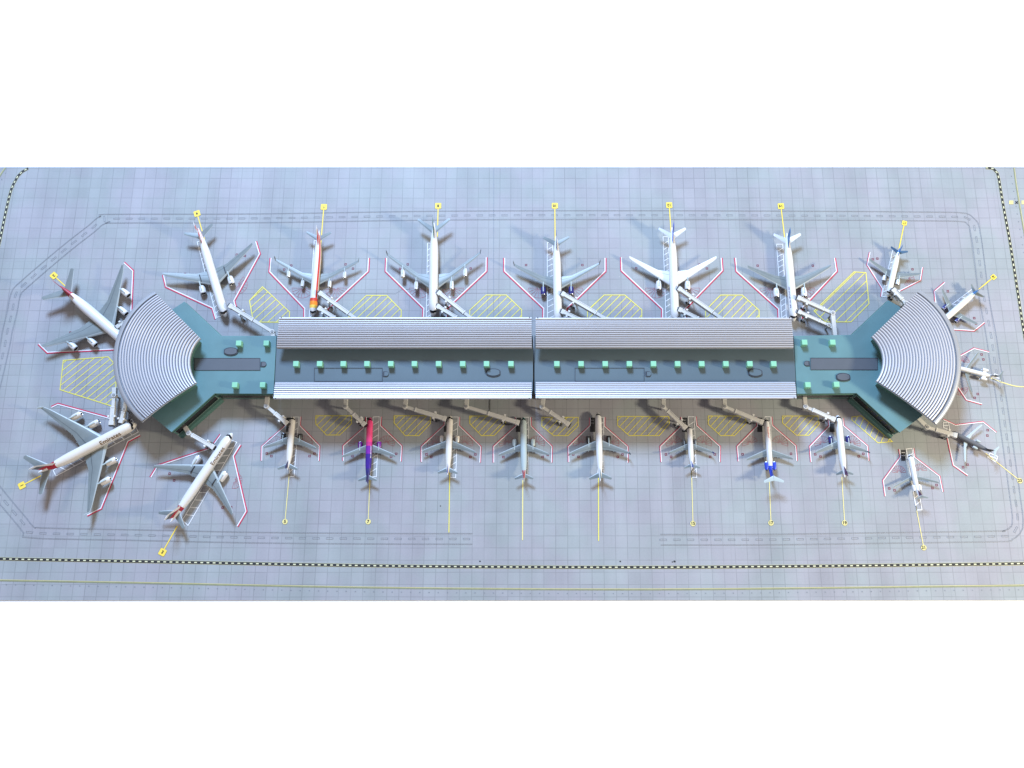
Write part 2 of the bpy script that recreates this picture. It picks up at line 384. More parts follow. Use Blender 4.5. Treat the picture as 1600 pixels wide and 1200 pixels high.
CEN = {n: (sum(p[0] for p in ps) / len(ps), sum(p[1] for p in ps) / len(ps)) for n, ps in CEN.items()}
for k, pts in ST.items():
    path = gw(pts, Z3); c = gw([CEN[k[:-1]]])[0]
    m0 = path[1]; d = (path[2] - path[1]).normalized() if len(path) > 2 else (path[1] - path[0]).normalized()
    nn = Vector((-d.y, d.x, 0)); sgn = 1 if nn.dot(c - m0) > 0 else -1
    mb = MB(); big = k[:-1] in ('1', '2', '3', '4', '6', '8', '10', '12', '14')
    wr, ww = (1.75, 1.5) if big else (1.1, 1.25)
    strip(mb, path, wr, PAINT_R, -sgn * wr / 2); strip(mb, path, ww, PAINT_W, sgn * ww / 2)
    mb.build('stand_boundary', apron, merge=False)

# hatched yellow areas
def clip_line(poly, p, d):
    ts = []
    n = len(poly)
    for i in range(n):
        a, b = poly[i], poly[(i + 1) % n]; e = b - a
        den = d.x * e.y - d.y * e.x
        if abs(den) < 1e-9: continue
        w_ = a - p; t = (w_.x * e.y - w_.y * e.x) / den; u = (w_.x * d.y - w_.y * d.x) / den
        if 0 <= u <= 1: ts.append(t)
    ts.sort(); return ts
def hatch(pts, ang=45, pitch=7.6, m=PAINT_Y, wd=1.05):
    poly = gw(pts, Z2); mb = MB(); strip(mb, poly, wd * 1.15, m, closed=True)
    d = Vector((math.cos(R(ang)), math.sin(R(ang)), 0)); nv = Vector((-d.y, d.x, 0))
    os_ = [p.dot(nv) for p in poly]; o = min(os_) + pitch * .6
    while o < max(os_) - 1:
        q = nv * o; q.z = Z1; ts = clip_line(poly, q, d)
        if len(ts) >= 2 and ts[-1] - ts[0] > 2: strip(mb, [q + d * ts[0], q + d * ts[-1]], wd, m)
        o += pitch
    mb.build('hatched_area', apron, merge=False)
hatch([(410, 448), (452.5, 487.5), (451.6, 503.4), (396, 503), (389.7, 469.7)], 46, 9.5, wd=1.25)
hatch([(572.5, 461.6), (604.4, 461.6), (626.9, 484.7), (627, 500), (545, 500), (545, 487.5)], 46, 9.5, wd=1.25)
hatch([(759.4, 460.9), (791, 460.9), (815, 483.8), (815, 500), (734, 500), (734, 484.7)], 46, 9.5, wd=1.25)
hatch([(944, 460.9), (976, 460.9), (1002.8, 483.8), (1002.8, 500), (918, 500), (918, 484.7)], 46, 9.5, wd=1.25)
hatch([(1126, 461), (1159.7, 461), (1186, 484.7), (1186, 500), (1102.5, 500), (1102.5, 484.7)], 46, 9.5, wd=1.25)
hatch([(1334.4, 424.7), (1353, 426), (1357.8, 474.4), (1329.7, 502.9), (1290, 502.9), (1279, 493), (1272, 486)], 44, 11, wd=1.25)
hatch([(98.8, 563), (168.8, 557.5), (182, 572), (180, 636), (172.5, 633.8), (93.8, 608.8)], 43, 9, wd=1.3)
LH = [[(493.5, 649.7), (549.4, 649.7), (549.4, 661.9), (530.6, 679.7), (510, 679.7), (493.5, 662.8)],
 [(615.9, 649.7), (672.5, 649.7), (672.5, 661.9), (654.7, 680.6), (633, 680.6), (615.9, 661)],
 [(734, 650), (790, 650), (790, 661.9), (772, 680.6), (752, 680.6), (734, 661.9)],
 [(846.6, 652), (903.4, 652), (903.4, 665.6), (887.5, 680.6), (865, 680.6), (846.6, 665.6)],
 [(965, 650.6), (1045, 650.6), (1046, 662), (1030, 680.6), (983, 680.6), (965, 664.7)],
 [(1106.6, 650), (1165, 650), (1166, 662), (1147.5, 680.6), (1126, 680.6), (1106.6, 662.8)],
 [(1222.8, 650), (1278, 650), (1280, 662.8), (1264, 680), (1244.4, 680), (1222.8, 661)]]
for p in LH: hatch(p, 47, 8.2)
hatch([(1331, 651.6), (1345.6, 649.7), (1394.4, 690), (1371.9, 691.9), (1331, 656)], 62, 9.5)

# equipment ladders beside the aircraft
def ladder(tl, tr, br, bl, m=PAINT_W, wd=1.0, pitch=9.5, skew=.55, black=False):
    q = gw([tl, tr, br, bl], Z2); mb = MB(); strip(mb, q, wd, m, closed=True)
    n = max(2, int((q[3] - q[0]).length / pitch))
    for i in range(1, n):
        a = q[0].lerp(q[3], (i + skew * .5) / n); b = q[1].lerp(q[2], (i - skew * .5) / n); a.z = b.z = Z1; strip(mb, [a, b], wd, m)
    mb.build('equipment_lane_marking', apron, merge=False)
ladder((455, 651.5), (467, 651.5), (459.5, 744.5), (452, 744.5)); ladder((583, 651.5), (592.5, 651), (588, 745), (579, 745))
ladder((705, 651.5), (715.6, 651.5), (712, 746), (703.4, 746)); ladder((818, 652), (826.3, 652), (824.5, 744), (817, 744))
ladder((934, 652), (943, 652), (943.5, 744), (934, 744)); ladder((1075.3, 651), (1084.7, 651), (1088.4, 746), (1081, 746))
ladder((1195, 651), (1203.4, 651), (1207, 722), (1198, 722)); ladder((1416, 701.5), (1424.7, 700.5), (1440.6, 796.6), (1432, 797), wd=1.3)
ladder((855, 379), (863.4, 379), (866, 505), (855.5, 505)); ladder((1036, 370), (1044, 370), (1049, 505), (1041, 505))
ladder((1213.4, 381.6), (1223, 381.6), (1229, 503), (1222, 503)); ladder((491, 376), (497, 376), (489, 503), (482.5, 503))
ladder((668, 380), (674, 380), (673, 503), (666, 503)); ladder((308, 378), (315, 376), (346, 494), (338.5, 496))
ladder((1394.7, 391), (1403, 392), (1386.5, 464), (1378, 463)); ladder((360, 687.5), (370, 691), (293.8, 821), (285, 812.5), pitch=12, wd=1.2)
ladder((206, 655), (216, 675), (87.5, 743.8), (83, 735), pitch=13, wd=1.2); ladder((1518.5, 452), (1524, 457), (1488, 484), (1483, 479))
ladder((1547, 708), (1559, 713.5), (1556, 722), (1543, 714), pitch=7, wd=1.2); ladder((1554, 584), (1564, 588), (1562, 597), (1551, 592), pitch=6)
ladder((1474, 660), (1482, 660), (1484, 672), (1474, 668), pitch=6)
for x0 in (447, 572.8, 693.5, 806, 922, 1066, 1183.4, 1296.4):
    mb = MB(); mb.face(gw([(x0, 652.5), (x0, 675), (x0 + 8, 675), (x0 + 8, 652.5)], Z1), PAINT_K)
    for f in (656.5, 661): strip(mb, gw([(x0 + 1, f), (x0 + 6, f)], Z2), .35, PAINT_W)
    mb.build('chock_box_marking', apron, merge=False)
mb = MB(); mb.face(gw([(1408, 703), (1408, 720), (1415, 720), (1415, 703)], Z1), PAINT_K)
for f in (707, 712): strip(mb, gw([(1408.6, f), (1414, f)], Z2), .7, PAINT_W)
mb.build('chock_box_marking', apron, merge=False)

# tie-down rings near the wing tips
RG = [(416.8, 708.4), (424, 712.5), (483.8, 712.5), (491.4, 708.8), (550.9, 712.5), (611, 713.4), (619, 709), (666.3, 709.9), (674, 713.8), (735, 714), (742.8, 710), (786.5, 714), (848, 714), (855.9, 710.6), (895.6, 710), (903.8, 713.8), (965.3, 713.8), (972.8, 710), (1040.6, 710), (1048.7, 713.8), (1109.8, 713.8), (1117, 709.9), (1160.3, 709.7), (1236, 709), (1273.8, 709.7), (1282, 713.4), (1341.9, 713), (1349, 709), (1389.4, 763), (1397.7, 766), (1457, 762.4), (1463.5, 757.8), (1543.4, 672), (1542.8, 680.5), (1504.8, 730), (1511.9, 726), (1533.8, 553.8), (1536.6, 561.6), (1527.8, 615.6), (1523, 621.6), (1481, 455), (1522.4, 497), (1525, 505.6), (1370.9, 404), (1363.8, 405), (1425.8, 420.7), (289, 428), (370, 397.9), (382.6, 399.8), (455, 414.8), (444, 421), (540, 413), (551.5, 419.6), (637, 413), (625, 420), (735.4, 419.4), (822, 414), (910, 414), (994, 419), (1092.8, 413.4), (1104.6, 419.4), (1183.8, 415), (1270, 415), (265, 740), (272, 750.5), (348, 793), (361, 792.5), (110, 519.5)]
for p in RG:
    c = gw([p])[0]; mb = MB(); r = 1.35
    strip(mb, [c + Vector((x * r, y * r, 0)) for x, y in ((-1, -1), (1, -1), (1, 1), (-1, 1))], .95, PAINT_M, closed=True)
    mb.build('tie_down_ring', apron, merge=False)
# red sweep fans beside the engines
def fan(px, py, r, a0, a1):
    c = gw([(px, py)])[0]; mb = MB(); n = 9
    arc = [c + Vector((math.cos(R(a0 + (a1 - a0) * i / 18)), math.sin(R(a0 + (a1 - a0) * i / 18)), 0)) * r for i in range(19)]
    strip(mb, arc, .4, PAINT_PR)
    for i in range(n):
        a = R(a0 + (a1 - a0) * i / (n - 1)); e = Vector((math.cos(a), math.sin(a), 0)); strip(mb, [c + e * 2 + Vector((0, 0, .1)), c + e * r + Vector((0, 0, .1))], .4, PAINT_PR)
    mb.build('engine_sweep_marking', apron, merge=False)
for cx_ in (454, 582, 704.5, 817, 933, 1078, 1197, 1310):
    fan(cx_ - 25, 693, 12, 20, 200); fan(cx_ + 22, 693, 12, -20, 160)
for cx_ in (499, 682, 868, 1051, 1230):
    fan(cx_ - 26, 450, 17, -10, -180) ; fan(cx_ + 26, 450, 17, 0, -170)
fan(371, 445, 16, 60, -100); fan(1418, 436, 11, 40, -120); fan(1405, 738, 10, 0, 180); fan(1438, 735, 10, 0, 180); fan(1503, 566, 12, 0, 120); fan(1500, 606, 12, 0, -120); fan(366, 751, 12, 60, -100)

# lead-in lines with stand numbers
def number(px, py, txt, size, ang, badge, sq=True):
    c = gw([(px, py)], Z3)[0]; mb = MB(); n = 20
    if sq:
        pts = [c + Matrix.Rotation(ang, 3, 'Z') @ Vector((x * badge / 2, y * badge / 2, 0)) for x, y in ((-1, -.8), (-.8, -1), (.8, -1), (1, -.8), (1, .8), (.8, 1), (-.8, 1), (-1, .8))]
    else: pts = [c + Vector((math.cos(2 * math.pi * k / n), math.sin(2 * math.pi * k / n), 0)) * badge / 2 for k in range(n)]
    mb.face(pts, PAINT_YB if sq else PAINT_PY); b = mb.build('stand_number_badge', apron, merge=False)
    me = text_mesh(txt, size * S, .035); me.name = 'stand_numeral'; me.materials.clear(); me.materials.append(PAINT_K)
    M = Matrix.Translation(Vector((c.x, c.y, Z4)) * S) @ Matrix.Rotation(ang, 4, 'Z'); me.transform(M)
    o = bpy.data.objects.new('stand_numeral', me); scn.collection.objects.link(o); o.parent = b
def lead(px, py, qx, qy, txt, sq=True, ang=None, size=6.4, badge=10.2, wd=1.7, m=PAINT_YB):
    mb = MB(); a, b = gw([(px, py), (qx, qy)], Z2); strip(mb, [a, b], wd, m); mb.build('lead_in_line', apron, merge=False)
    if txt:
        d = (a - b); th = math.atan2(d.y, d.x)
        number(px, py, txt, size, (th + math.pi / 2) if ang is None else ang, badge, sq)
lead(84, 430.5, 112, 456, '2'); lead(307.8, 333.5, 320, 375, '4'); lead(506, 323.2, 501, 384, '6'); lead(684.6, 321.5, 683.5, 370, '8')
lead(866.9, 321.4, 867.5, 385, '10'); lead(1045.6, 320.4, 1049, 368, '12'); lead(1220.2, 322, 1227, 380, '14')
lead(1413.2, 348.4, 1404, 392, '16', badge=8, size=5.2); lead(1552.5, 432.8, 1526, 455, '18', badge=8, size=5.2)
lead(34, 758.5, 76, 737, '1'); lead(253.8, 862.8, 277, 822, '3', sq=True)
q = dict(sq=False, badge=8.2, size=6.4, wd=1.25, m=PAINT_PY, ang=0)
lead(445.2, 815, 452, 740, '5', **q); lead(575.2, 815, 578, 750, '7', **q); lead(1082.8, 818, 1080.5, 735, '15', **q)
lead(1204.7, 817, 1202, 750, '17', **q); lead(1319.8, 817, 1315.3, 745, '19', **q); lead(1443.4, 855.5, 1431, 790, '21', **q); lead(1593.6, 751, 1540, 708, '23', **q)
lead(701.4, 832, 702.6, 738, '', wd=1.5, m=PAINT_Y); lead(816.4, 844, 816.8, 750, '', wd=1.7, m=PAINT_PY); lead(935.3, 845, 935, 745, '', wd=1.6, m=PAINT_Y)
mb = MB(); strip(mb, smooth_path(gw([(1548, 590.5), (1562, 596), (1588, 603.5), (1612, 604), (1660, 604)], Z2)), 1.6, PAINT_PY); mb.build('lead_in_line', apron, merge=False)
for px in (1580, 1599.5):
    mb = MB(); mb.face(gw([(px - 3.3, 313.4), (px - 3.3, 319), (px + 3.3, 319), (px + 3.3, 313.4)], Z2), PAINT_PY); mb.build('taxiway_sign_marking', apron, merge=False)
mb = MB(); strip(mb, gw([(1586.6, 314.4), (1590.6, 318.2)], Z2), 1.3, PAINT_K); strip(mb, gw([(1590.6, 314.4), (1586.6, 318.2)], Z3), 1.3, PAINT_K); mb.build('taxiway_sign_marking', apron, merge=False)

# ------------------------------------------------------------------ terminal
term = empty('airport_terminal', (0, 0, 0))
tag(term, 'long green and slate terminal pier with silver ribbed roofs and fan shaped ends', 'terminal')
HD = 36.0
def gp(px, py, h=HD):
    q = G(px, py, h); return Vector((q.x, q.y, h))
def deck(pts, mtop, mwall, name, wins=()):
    poly = [gp(*p) for p in pts]; mb = MB(); a = MB()
    mb.prism([(p.x, p.y) for p in poly], HD - 3.2, HD, mwall, mtop)
    c = sum(poly, Vector()) / len(poly)
    roof = mb.build(name, term, bevel=.5)
    # wall below the roof slab, set in slightly
    inn = [(c.x + (p.x - c.x) * .992, c.y + (p.y - c.y) * .985) for p in poly]
    a.prism(inn, 0, HD - 3.25, mwall); a.build('wall', term)
    for i in wins:
        p, q = [Vector((v[0], v[1], 0)) for v in (inn[i], inn[(i + 1) % len(inn)])]
        d = (q - p); L_ = d.length; d.normalize(); n = Vector((d.y, -d.x, 0))
        if n.dot(Vector((c.x, c.y, 0)) - p) > 0: n = -n
        g = MB(); mid = (p + q) / 2 + n * .5
        g.beam(p + n * .8 + d * 3 + Vector((0, 0, 22)), q + n * .8 - d * 3 + Vector((0, 0, 22)), 2.0, 17, GLASS); wnd = g.build('window_band', term)
        k = MB(); nn = max(2, int(L_ / 14))
        for j in range(nn + 1):
            t = p + d * (3 + (L_ - 6) * j / nn) + n * 1.0; k.box((t.x, t.y, 22), (.45, 1.5, 17), MULL, math.atan2(d.y, d.x))
        for zz in (13.2, 31.0): k.beam(p + n * 1.0 + Vector((0, 0, zz)), q + n * 1.0 + Vector((0, 0, zz)), 1.7, .8, MULL if zz < 20 else DECKD)
        k.build('window_frame', wnd)
        if i != 4: continue
        l = MB(); l.beam(p + n * 3.0 + Vector((0, 0, 6)), q + n * 3.0 + Vector((0, 0, 6)), 5, 12, DECKD); l.build('plinth', term)
    return roof
LP = [(288, 471), (345, 524.6), (432, 524.6), (427.5, 615.5), (335.5, 615), (268, 675.5), (236, 649), (250, 600), (248, 560), (256, 520), (268, 484)]
RP = [(1388, 469), (1331, 523), (1240.5, 524.6), (1245, 615.5), (1338.5, 614.5), (1406, 676), (1442, 649), (1432, 600), (1432, 560), (1424, 520), (1406, 479)]
dl = deck(LP, DECKG, DECKD, 'pier_end_roof', (0, 1, 3, 4)); dr = deck(RP, DECKG, DECKD, 'pier_end_roof', (0, 1, 3, 4))
ds1 = deck([(432.6, 524.2), (833, 524), (833, 615.8), (428.1, 615.8)], DECKS, STRIPG, 'concourse_roof', (0, 2))
ds2 = deck([(835, 524), (1239.9, 524.2), (1244.4, 615.8), (835, 615.8)], DECKS, STRIPG, 'concourse_roof', (0, 2))

# roof details -------------------------------------------------------
def unit(px, py, parent):
    q = gp(px, py + 3, HD); mb = MB(); s_ = 8.6
    mb.box((q.x, q.y, HD + 5.0), (s_, s_, 9.6), MINT, 0, .97)
    o = mb.build('rooftop_unit', parent, bevel=.5)
    g = MB()
    for k in (-1, 1): g.box((q.x + k * 1.9, q.y, HD + 9.95), (2.4, 5.6, .35), MINTD)
    g.build('grille', o) if False else None
    mb2 = MB(); mb2.box((q.x, q.y, HD + .25), (s_ + 1.4, s_ + 1.4, .5), MINTD)
    return o
for x in (464.5, 501.3, 538, 574.8, 611.8, 648.5, 686, 723.5, 760.5, 798.5): unit(x, 568, ds1)
for x in (869.8, 907.5, 945, 982.5, 1020, 1057.5, 1095, 1132.5, 1169.7, 1206.8): unit(x, 568, ds2)
for x, y in ((375.6, 536), (418.5, 536), (369.5, 600.8), (412.9, 600.8)): unit(x, y, dl)
for x, y in ((1254.7, 534.6), (1298.4, 534.6), (1259.8, 600.6), (1304.4, 600)): unit(x, y, dr)
def oval(px, py, parent, mt, a=11.5, b=6.6):
    q = gp(px, py, HD); pts = []
    for k in range(32):
        t = 2 * math.pi * k / 32; pts.append((q.x + a * max(-.93, min(.93, math.cos(t) * 1.02)) , q.y + b * math.sin(t) * (1 if abs(math.sin(t)) > .0 else 1)))
    mb = MB(); mb.prism(pts, HD - .2, HD + 1.4, RIM, RIM); o = mb.build('skylight', parent)
    pts2 = [(q.x + (x - q.x) * .87, q.y + (y - q.y) * .80) for x, y in pts]
    g = MB(); g.prism(pts2, HD + 1.3, HD + 2.2, mt, mt); g.build('skylight_lid', o, bevel=.3)
oval(361, 549.5, dl, STRIPG); oval(771, 582.5, ds1, DECKS); oval(1180, 582.7, ds2, DECKS); oval(1317.2, 589.5, dr, STRIPG)
def dshape(px, py, parent, sg, mt):
    q = gp(px, py, HD); pts = [(q.x - sg * 4.4, q.y - 4)] + [(q.x + sg * (4.4 * math.cos(t)), q.y + 4.4 * math.sin(t)) for t in [R(-80 + 20 * k) for k in range(9)]] + [(q.x - sg * 4.4, q.y + 4)]
    mb = MB(); mb.prism(pts, HD - .2, HD + 1.0, RIM, RIM); o = mb.build('hatch_rim', parent)
    pts2 = [(q.x + sg * .9 + (x - q.x) * .72, q.y + (y - q.y) * .74) for x, y in pts]; g = MB(); g.prism(pts2, HD + .9, HD + 1.5, mt, mt); g.build('hatch_lid', o)
dshape(412, 569.4, dl, 1, STRIPG); dshape(603, 584.6, ds1, 1, DECKS); dshape(1013, 584.6, ds2, 1, DECKS); dshape(1260.5, 568.2, dr, -1, STRIPG)
def panel(x0, x1, y0, y1, parent, mt, dark=True, name='roof_panel'):
    pts = [gp(x0, y0), gp(x1, y0), gp(x1, y1), gp(x0, y1)]; mb = MB()
    if mt: mb.prism([(p.x, p.y) for p in pts], HD - .3, HD + .5, mt, mt)
    pz = [Vector((p.x, p.y, HD + .75)) for p in pts]
    strip(mb, pz, .75, RIM, closed=True); return mb.build(name, parent, merge=False)
panel(304, 406.5, 560, 578.6, dl, STRIPG); panel(1266.5, 1371, 559.6, 577.8, dr, STRIPG)
panel(491.3, 597.5, 575.2, 596, ds1, None, name='roof_panel_joint'); panel(898.5, 1006.5, 575.2, 596, ds2, None, name='roof_panel_joint')

# ribbed canopies -----------------------------------------------------
def ribprof(n, rh):
    """(s, dz) samples of n half-round ribs over 0..1, dz in mm"""
    out = []
    for i in range(n):
        for f, z in ((0.0, 0.0), (.07, .62), (.18, .94), (.36, 1.0), (.54, .94), (.66, .55), (.74, -.3)):
            out.append(((i + f) / n, z * rh))
    out.append((1.0, 0)); return out
def canopy(xa0, xb0, y0, h0, xa1, xb1, y1, h1, n, sag, south):
    """from outer edge (0) to inner edge (1)"""
    A0, B0, A1, B1 = G(xa0, y0, h0), G(xb0, y0, h0), G(xa1, y1, h1), G(xb1, y1, h1)
    for p, h in ((A0, h0), (B0, h0), (A1, h1), (B1, h1)): p.z = h
    root = empty('canopy'); root.parent = term; nx = 24
    rows = []; mfl = []
    for s_, dz in ribprof(n, 1.5):
        a = A0.lerp(A1, .09 + .91 * s_); b = B0.lerp(B1, .09 + .91 * s_); z = sag * 4 * s_ * (1 - s_) + dz * (1.0 if south else 1.5)
        rows.append([a.lerp(b, k / nx) + Vector((0, 0, z)) for k in range(nx + 1)])
    mb = MB(); mb.grid(rows, SILVER, smooth=False, mf=lambda a, b: GROOVE if a % 7 == 6 else SILVER)
    ribs = mb.build('ribbed_sheet', term)
    # underside slab
    u = MB(); low = []
    for k in range(7):
        s_ = k / 6; a = A0.lerp(A1, s_); b = B0.lerp(B1, s_); z = sag * 4 * s_ * (1 - s_) - .5
        low.append((a + Vector((0, 0, z)), b + Vector((0, 0, z))))
    top = [[a, b] for a, b in low]; bot = [[a - Vector((0, 0, 2.2)), b - Vector((0, 0, 2.2))] for a, b in low]
    u.grid(top, SILVERD, smooth=False); u.grid(list(reversed(bot)), SILVERD, smooth=False)
    for j in (0, 1):
        for k in range(6): u.face([top[k][j], top[k + 1][j], bot[k + 1][j], bot[k][j]], SILVER)
    u.face([top[0][0], top[0][1], bot[0][1], bot[0][0]], SILVERD); u.face([top[-1][0], top[-1][1], bot[-1][1], bot[-1][0]], SILVERD)
    u.build('canopy_slab', term)
    g = MB(); g.tube(A0.lerp(A1, .03) + Vector((0, 0, 1.0)), B0.lerp(B1, .03) + Vector((0, 0, 1.0)), 1.7, 1.7, SILVER, 12); gut = g.build('gutter_pipe', term)
    for p, q in ((A0, B0), (B0, A0)):
        g = MB(); c = p.lerp(q, .008); g.box((c.x, c.y, c.z + 2.6), (1.4, 1.4, .9), BLACK); g.build('screw', gut)
    # posts holding the sheet over the deck
    for k in range(7):
        t = (k + .5) / 7
        p = A1.lerp(B1, t).lerp(A0.lerp(B0, t), .12); pm = MB(); pm.box((p.x, p.y, (HD + p.z - 2) / 2), (1.6, 1.6, p.z - 2 - HD), SILVERD); pm.build('canopy_post', term)
    bpy.data.objects.remove(root)
NC = dict(h0=64, h1=50)
canopy(437, 830.5, 496.5, 62, 432.8, 831, 544.5, 53, 13, 2.0, False)
canopy(837, 1236, 497, 62, 837, 1239.2, 544.5, 53, 13, 2.0, False)
canopy(427.8, 830.5, 623, 64, 430.5, 831, 597, 50, 7, 2.0, True)
canopy(837, 1244, 622.5, 64, 837, 1241.5, 596.5, 50, 7, 2.0, True)

# fan roofs -----------------------------------------------------------
def arc3(p0, p1, p2, n):
    """circle arc through three photo points"""
    ax, ay = p0; bx, by = p1; cx_, cy_ = p2
    d = 2 * (ax * (by - cy_) + bx * (cy_ - ay) + cx_ * (ay - by))
    ux = ((ax * ax + ay * ay) * (by - cy_) + (bx * bx + by * by) * (cy_ - ay) + (cx_ * cx_ + cy_ * cy_) * (ay - by)) / d
    uy = ((ax * ax + ay * ay) * (cx_ - bx) + (bx * bx + by * by) * (ax - cx_) + (cx_ * cx_ + cy_ * cy_) * (bx - ax)) / d
    r = math.hypot(ax - ux, ay - uy); a0 = math.atan2(ay - uy, ax - ux); a1 = math.atan2(by - uy, bx - ux); a2 = math.atan2(cy_ - uy, cx_ - ux)
    def unwrap(a, ref):
        while a - ref > math.pi: a -= 2 * math.pi
        while a - ref < -math.pi: a += 2 * math.pi
        return a
    a1 = unwrap(a1, a0); a2 = unwrap(a2, a1)
    return [(ux + r * math.cos(a0 + (a2 - a0) * k / n), uy + r * math.sin(a0 + (a2 - a0) * k / n)) for k in range(n + 1)]
def fanroof(inner, outer, hi, ho):
    n = 40; I = arc3(*inner, n); O = arc3(*outer, n)
    Iw = [Vector((*G(*p, hi).xy, hi)) for p in I]; Ow = [Vector((*G(*p, ho).xy, ho)) for p in O]
    def row(s_, dz):
        return [Iw[k].lerp(Ow[k], s_) + Vector((0, 0, 5 * 4 * s_ * (1 - s_) + dz)) for k in range(n + 1)]
    SE = .925
    rows = [row(s_ * SE, dz) for s_, dz in ribprof(25, 1.9)]
    mb = MB(); mb.grid(rows, SILVER, smooth=False, mf=lambda a, b: GROOVE if a % 7 == 6 else SILVER); mb.build('ribbed_sheet', term)
    g = MB(); prof = [(SE + .006, -1.5), (SE + .012, 1.6), (SE + .035, 2.2), (.985, 1.6), (1.0, -.4), (1.0, -5)]
    g.grid([row(s_, dz) for s_, dz in prof], SILVERD); 
    g.build('curved_gutter', term)
    u = MB(); tp = [row(s_, -.6) for s_ in (0, .2, .4, .6, .8, 1.0)]; bt = [row(s_, -3.2) for s_ in (0, .2, .4, .6, .8, 1.0)]
    u.grid(tp, SILVERD); u.grid(list(reversed(bt)), SILVERD)
    for j in (0, n):
        for k in range(5): u.face([tp[k][j], tp[k + 1][j], bt[k + 1][j], bt[k][j]], SILVER)
    for k in range(n):
        u.face([tp[0][k], tp[0][k + 1], bt[0][k + 1], bt[0][k]], SILVERD)
    u.build('canopy_slab', term)
    # drum wall under the roof, standing on the deck
    mb = MB(); s0, s1 = .05, .50; kk = range(2, n - 1)
    def pt(k, s_): return row(s_, -3.3)[k]
    ring = [pt(k, s0) for k in kk] + [pt(k, s1) for k in reversed(kk)]
    low = [Vector((p.x, p.y, HD)) for p in ring]
    m_ = len(ring)
    for i in range(m_):
        j = (i + 1) % m_; mb.face([low[i], low[j], ring[j], ring[i]], DECKD)
    mb.build('drum_wall', term)
    for k in (6, 20, 34):
        p = pt(k, .80); pm = MB(); pm.tube((p.x, p.y, 0), (p.x, p.y, p.z), 2.2, 2.2, SILVERD); pm.build('support_column', term)
fanroof([(313.5, 529), (297, 565.5), (307.2, 598)], [(240.5, 455), (176.7, 559), (221.5, 659.5)], 60, 56)
fanroof([(1361.6, 526.6), (1379.3, 565), (1368.7, 595.5)], [(1437.5, 452.8), (1502, 567), (1463.5, 664)], 60, 56)

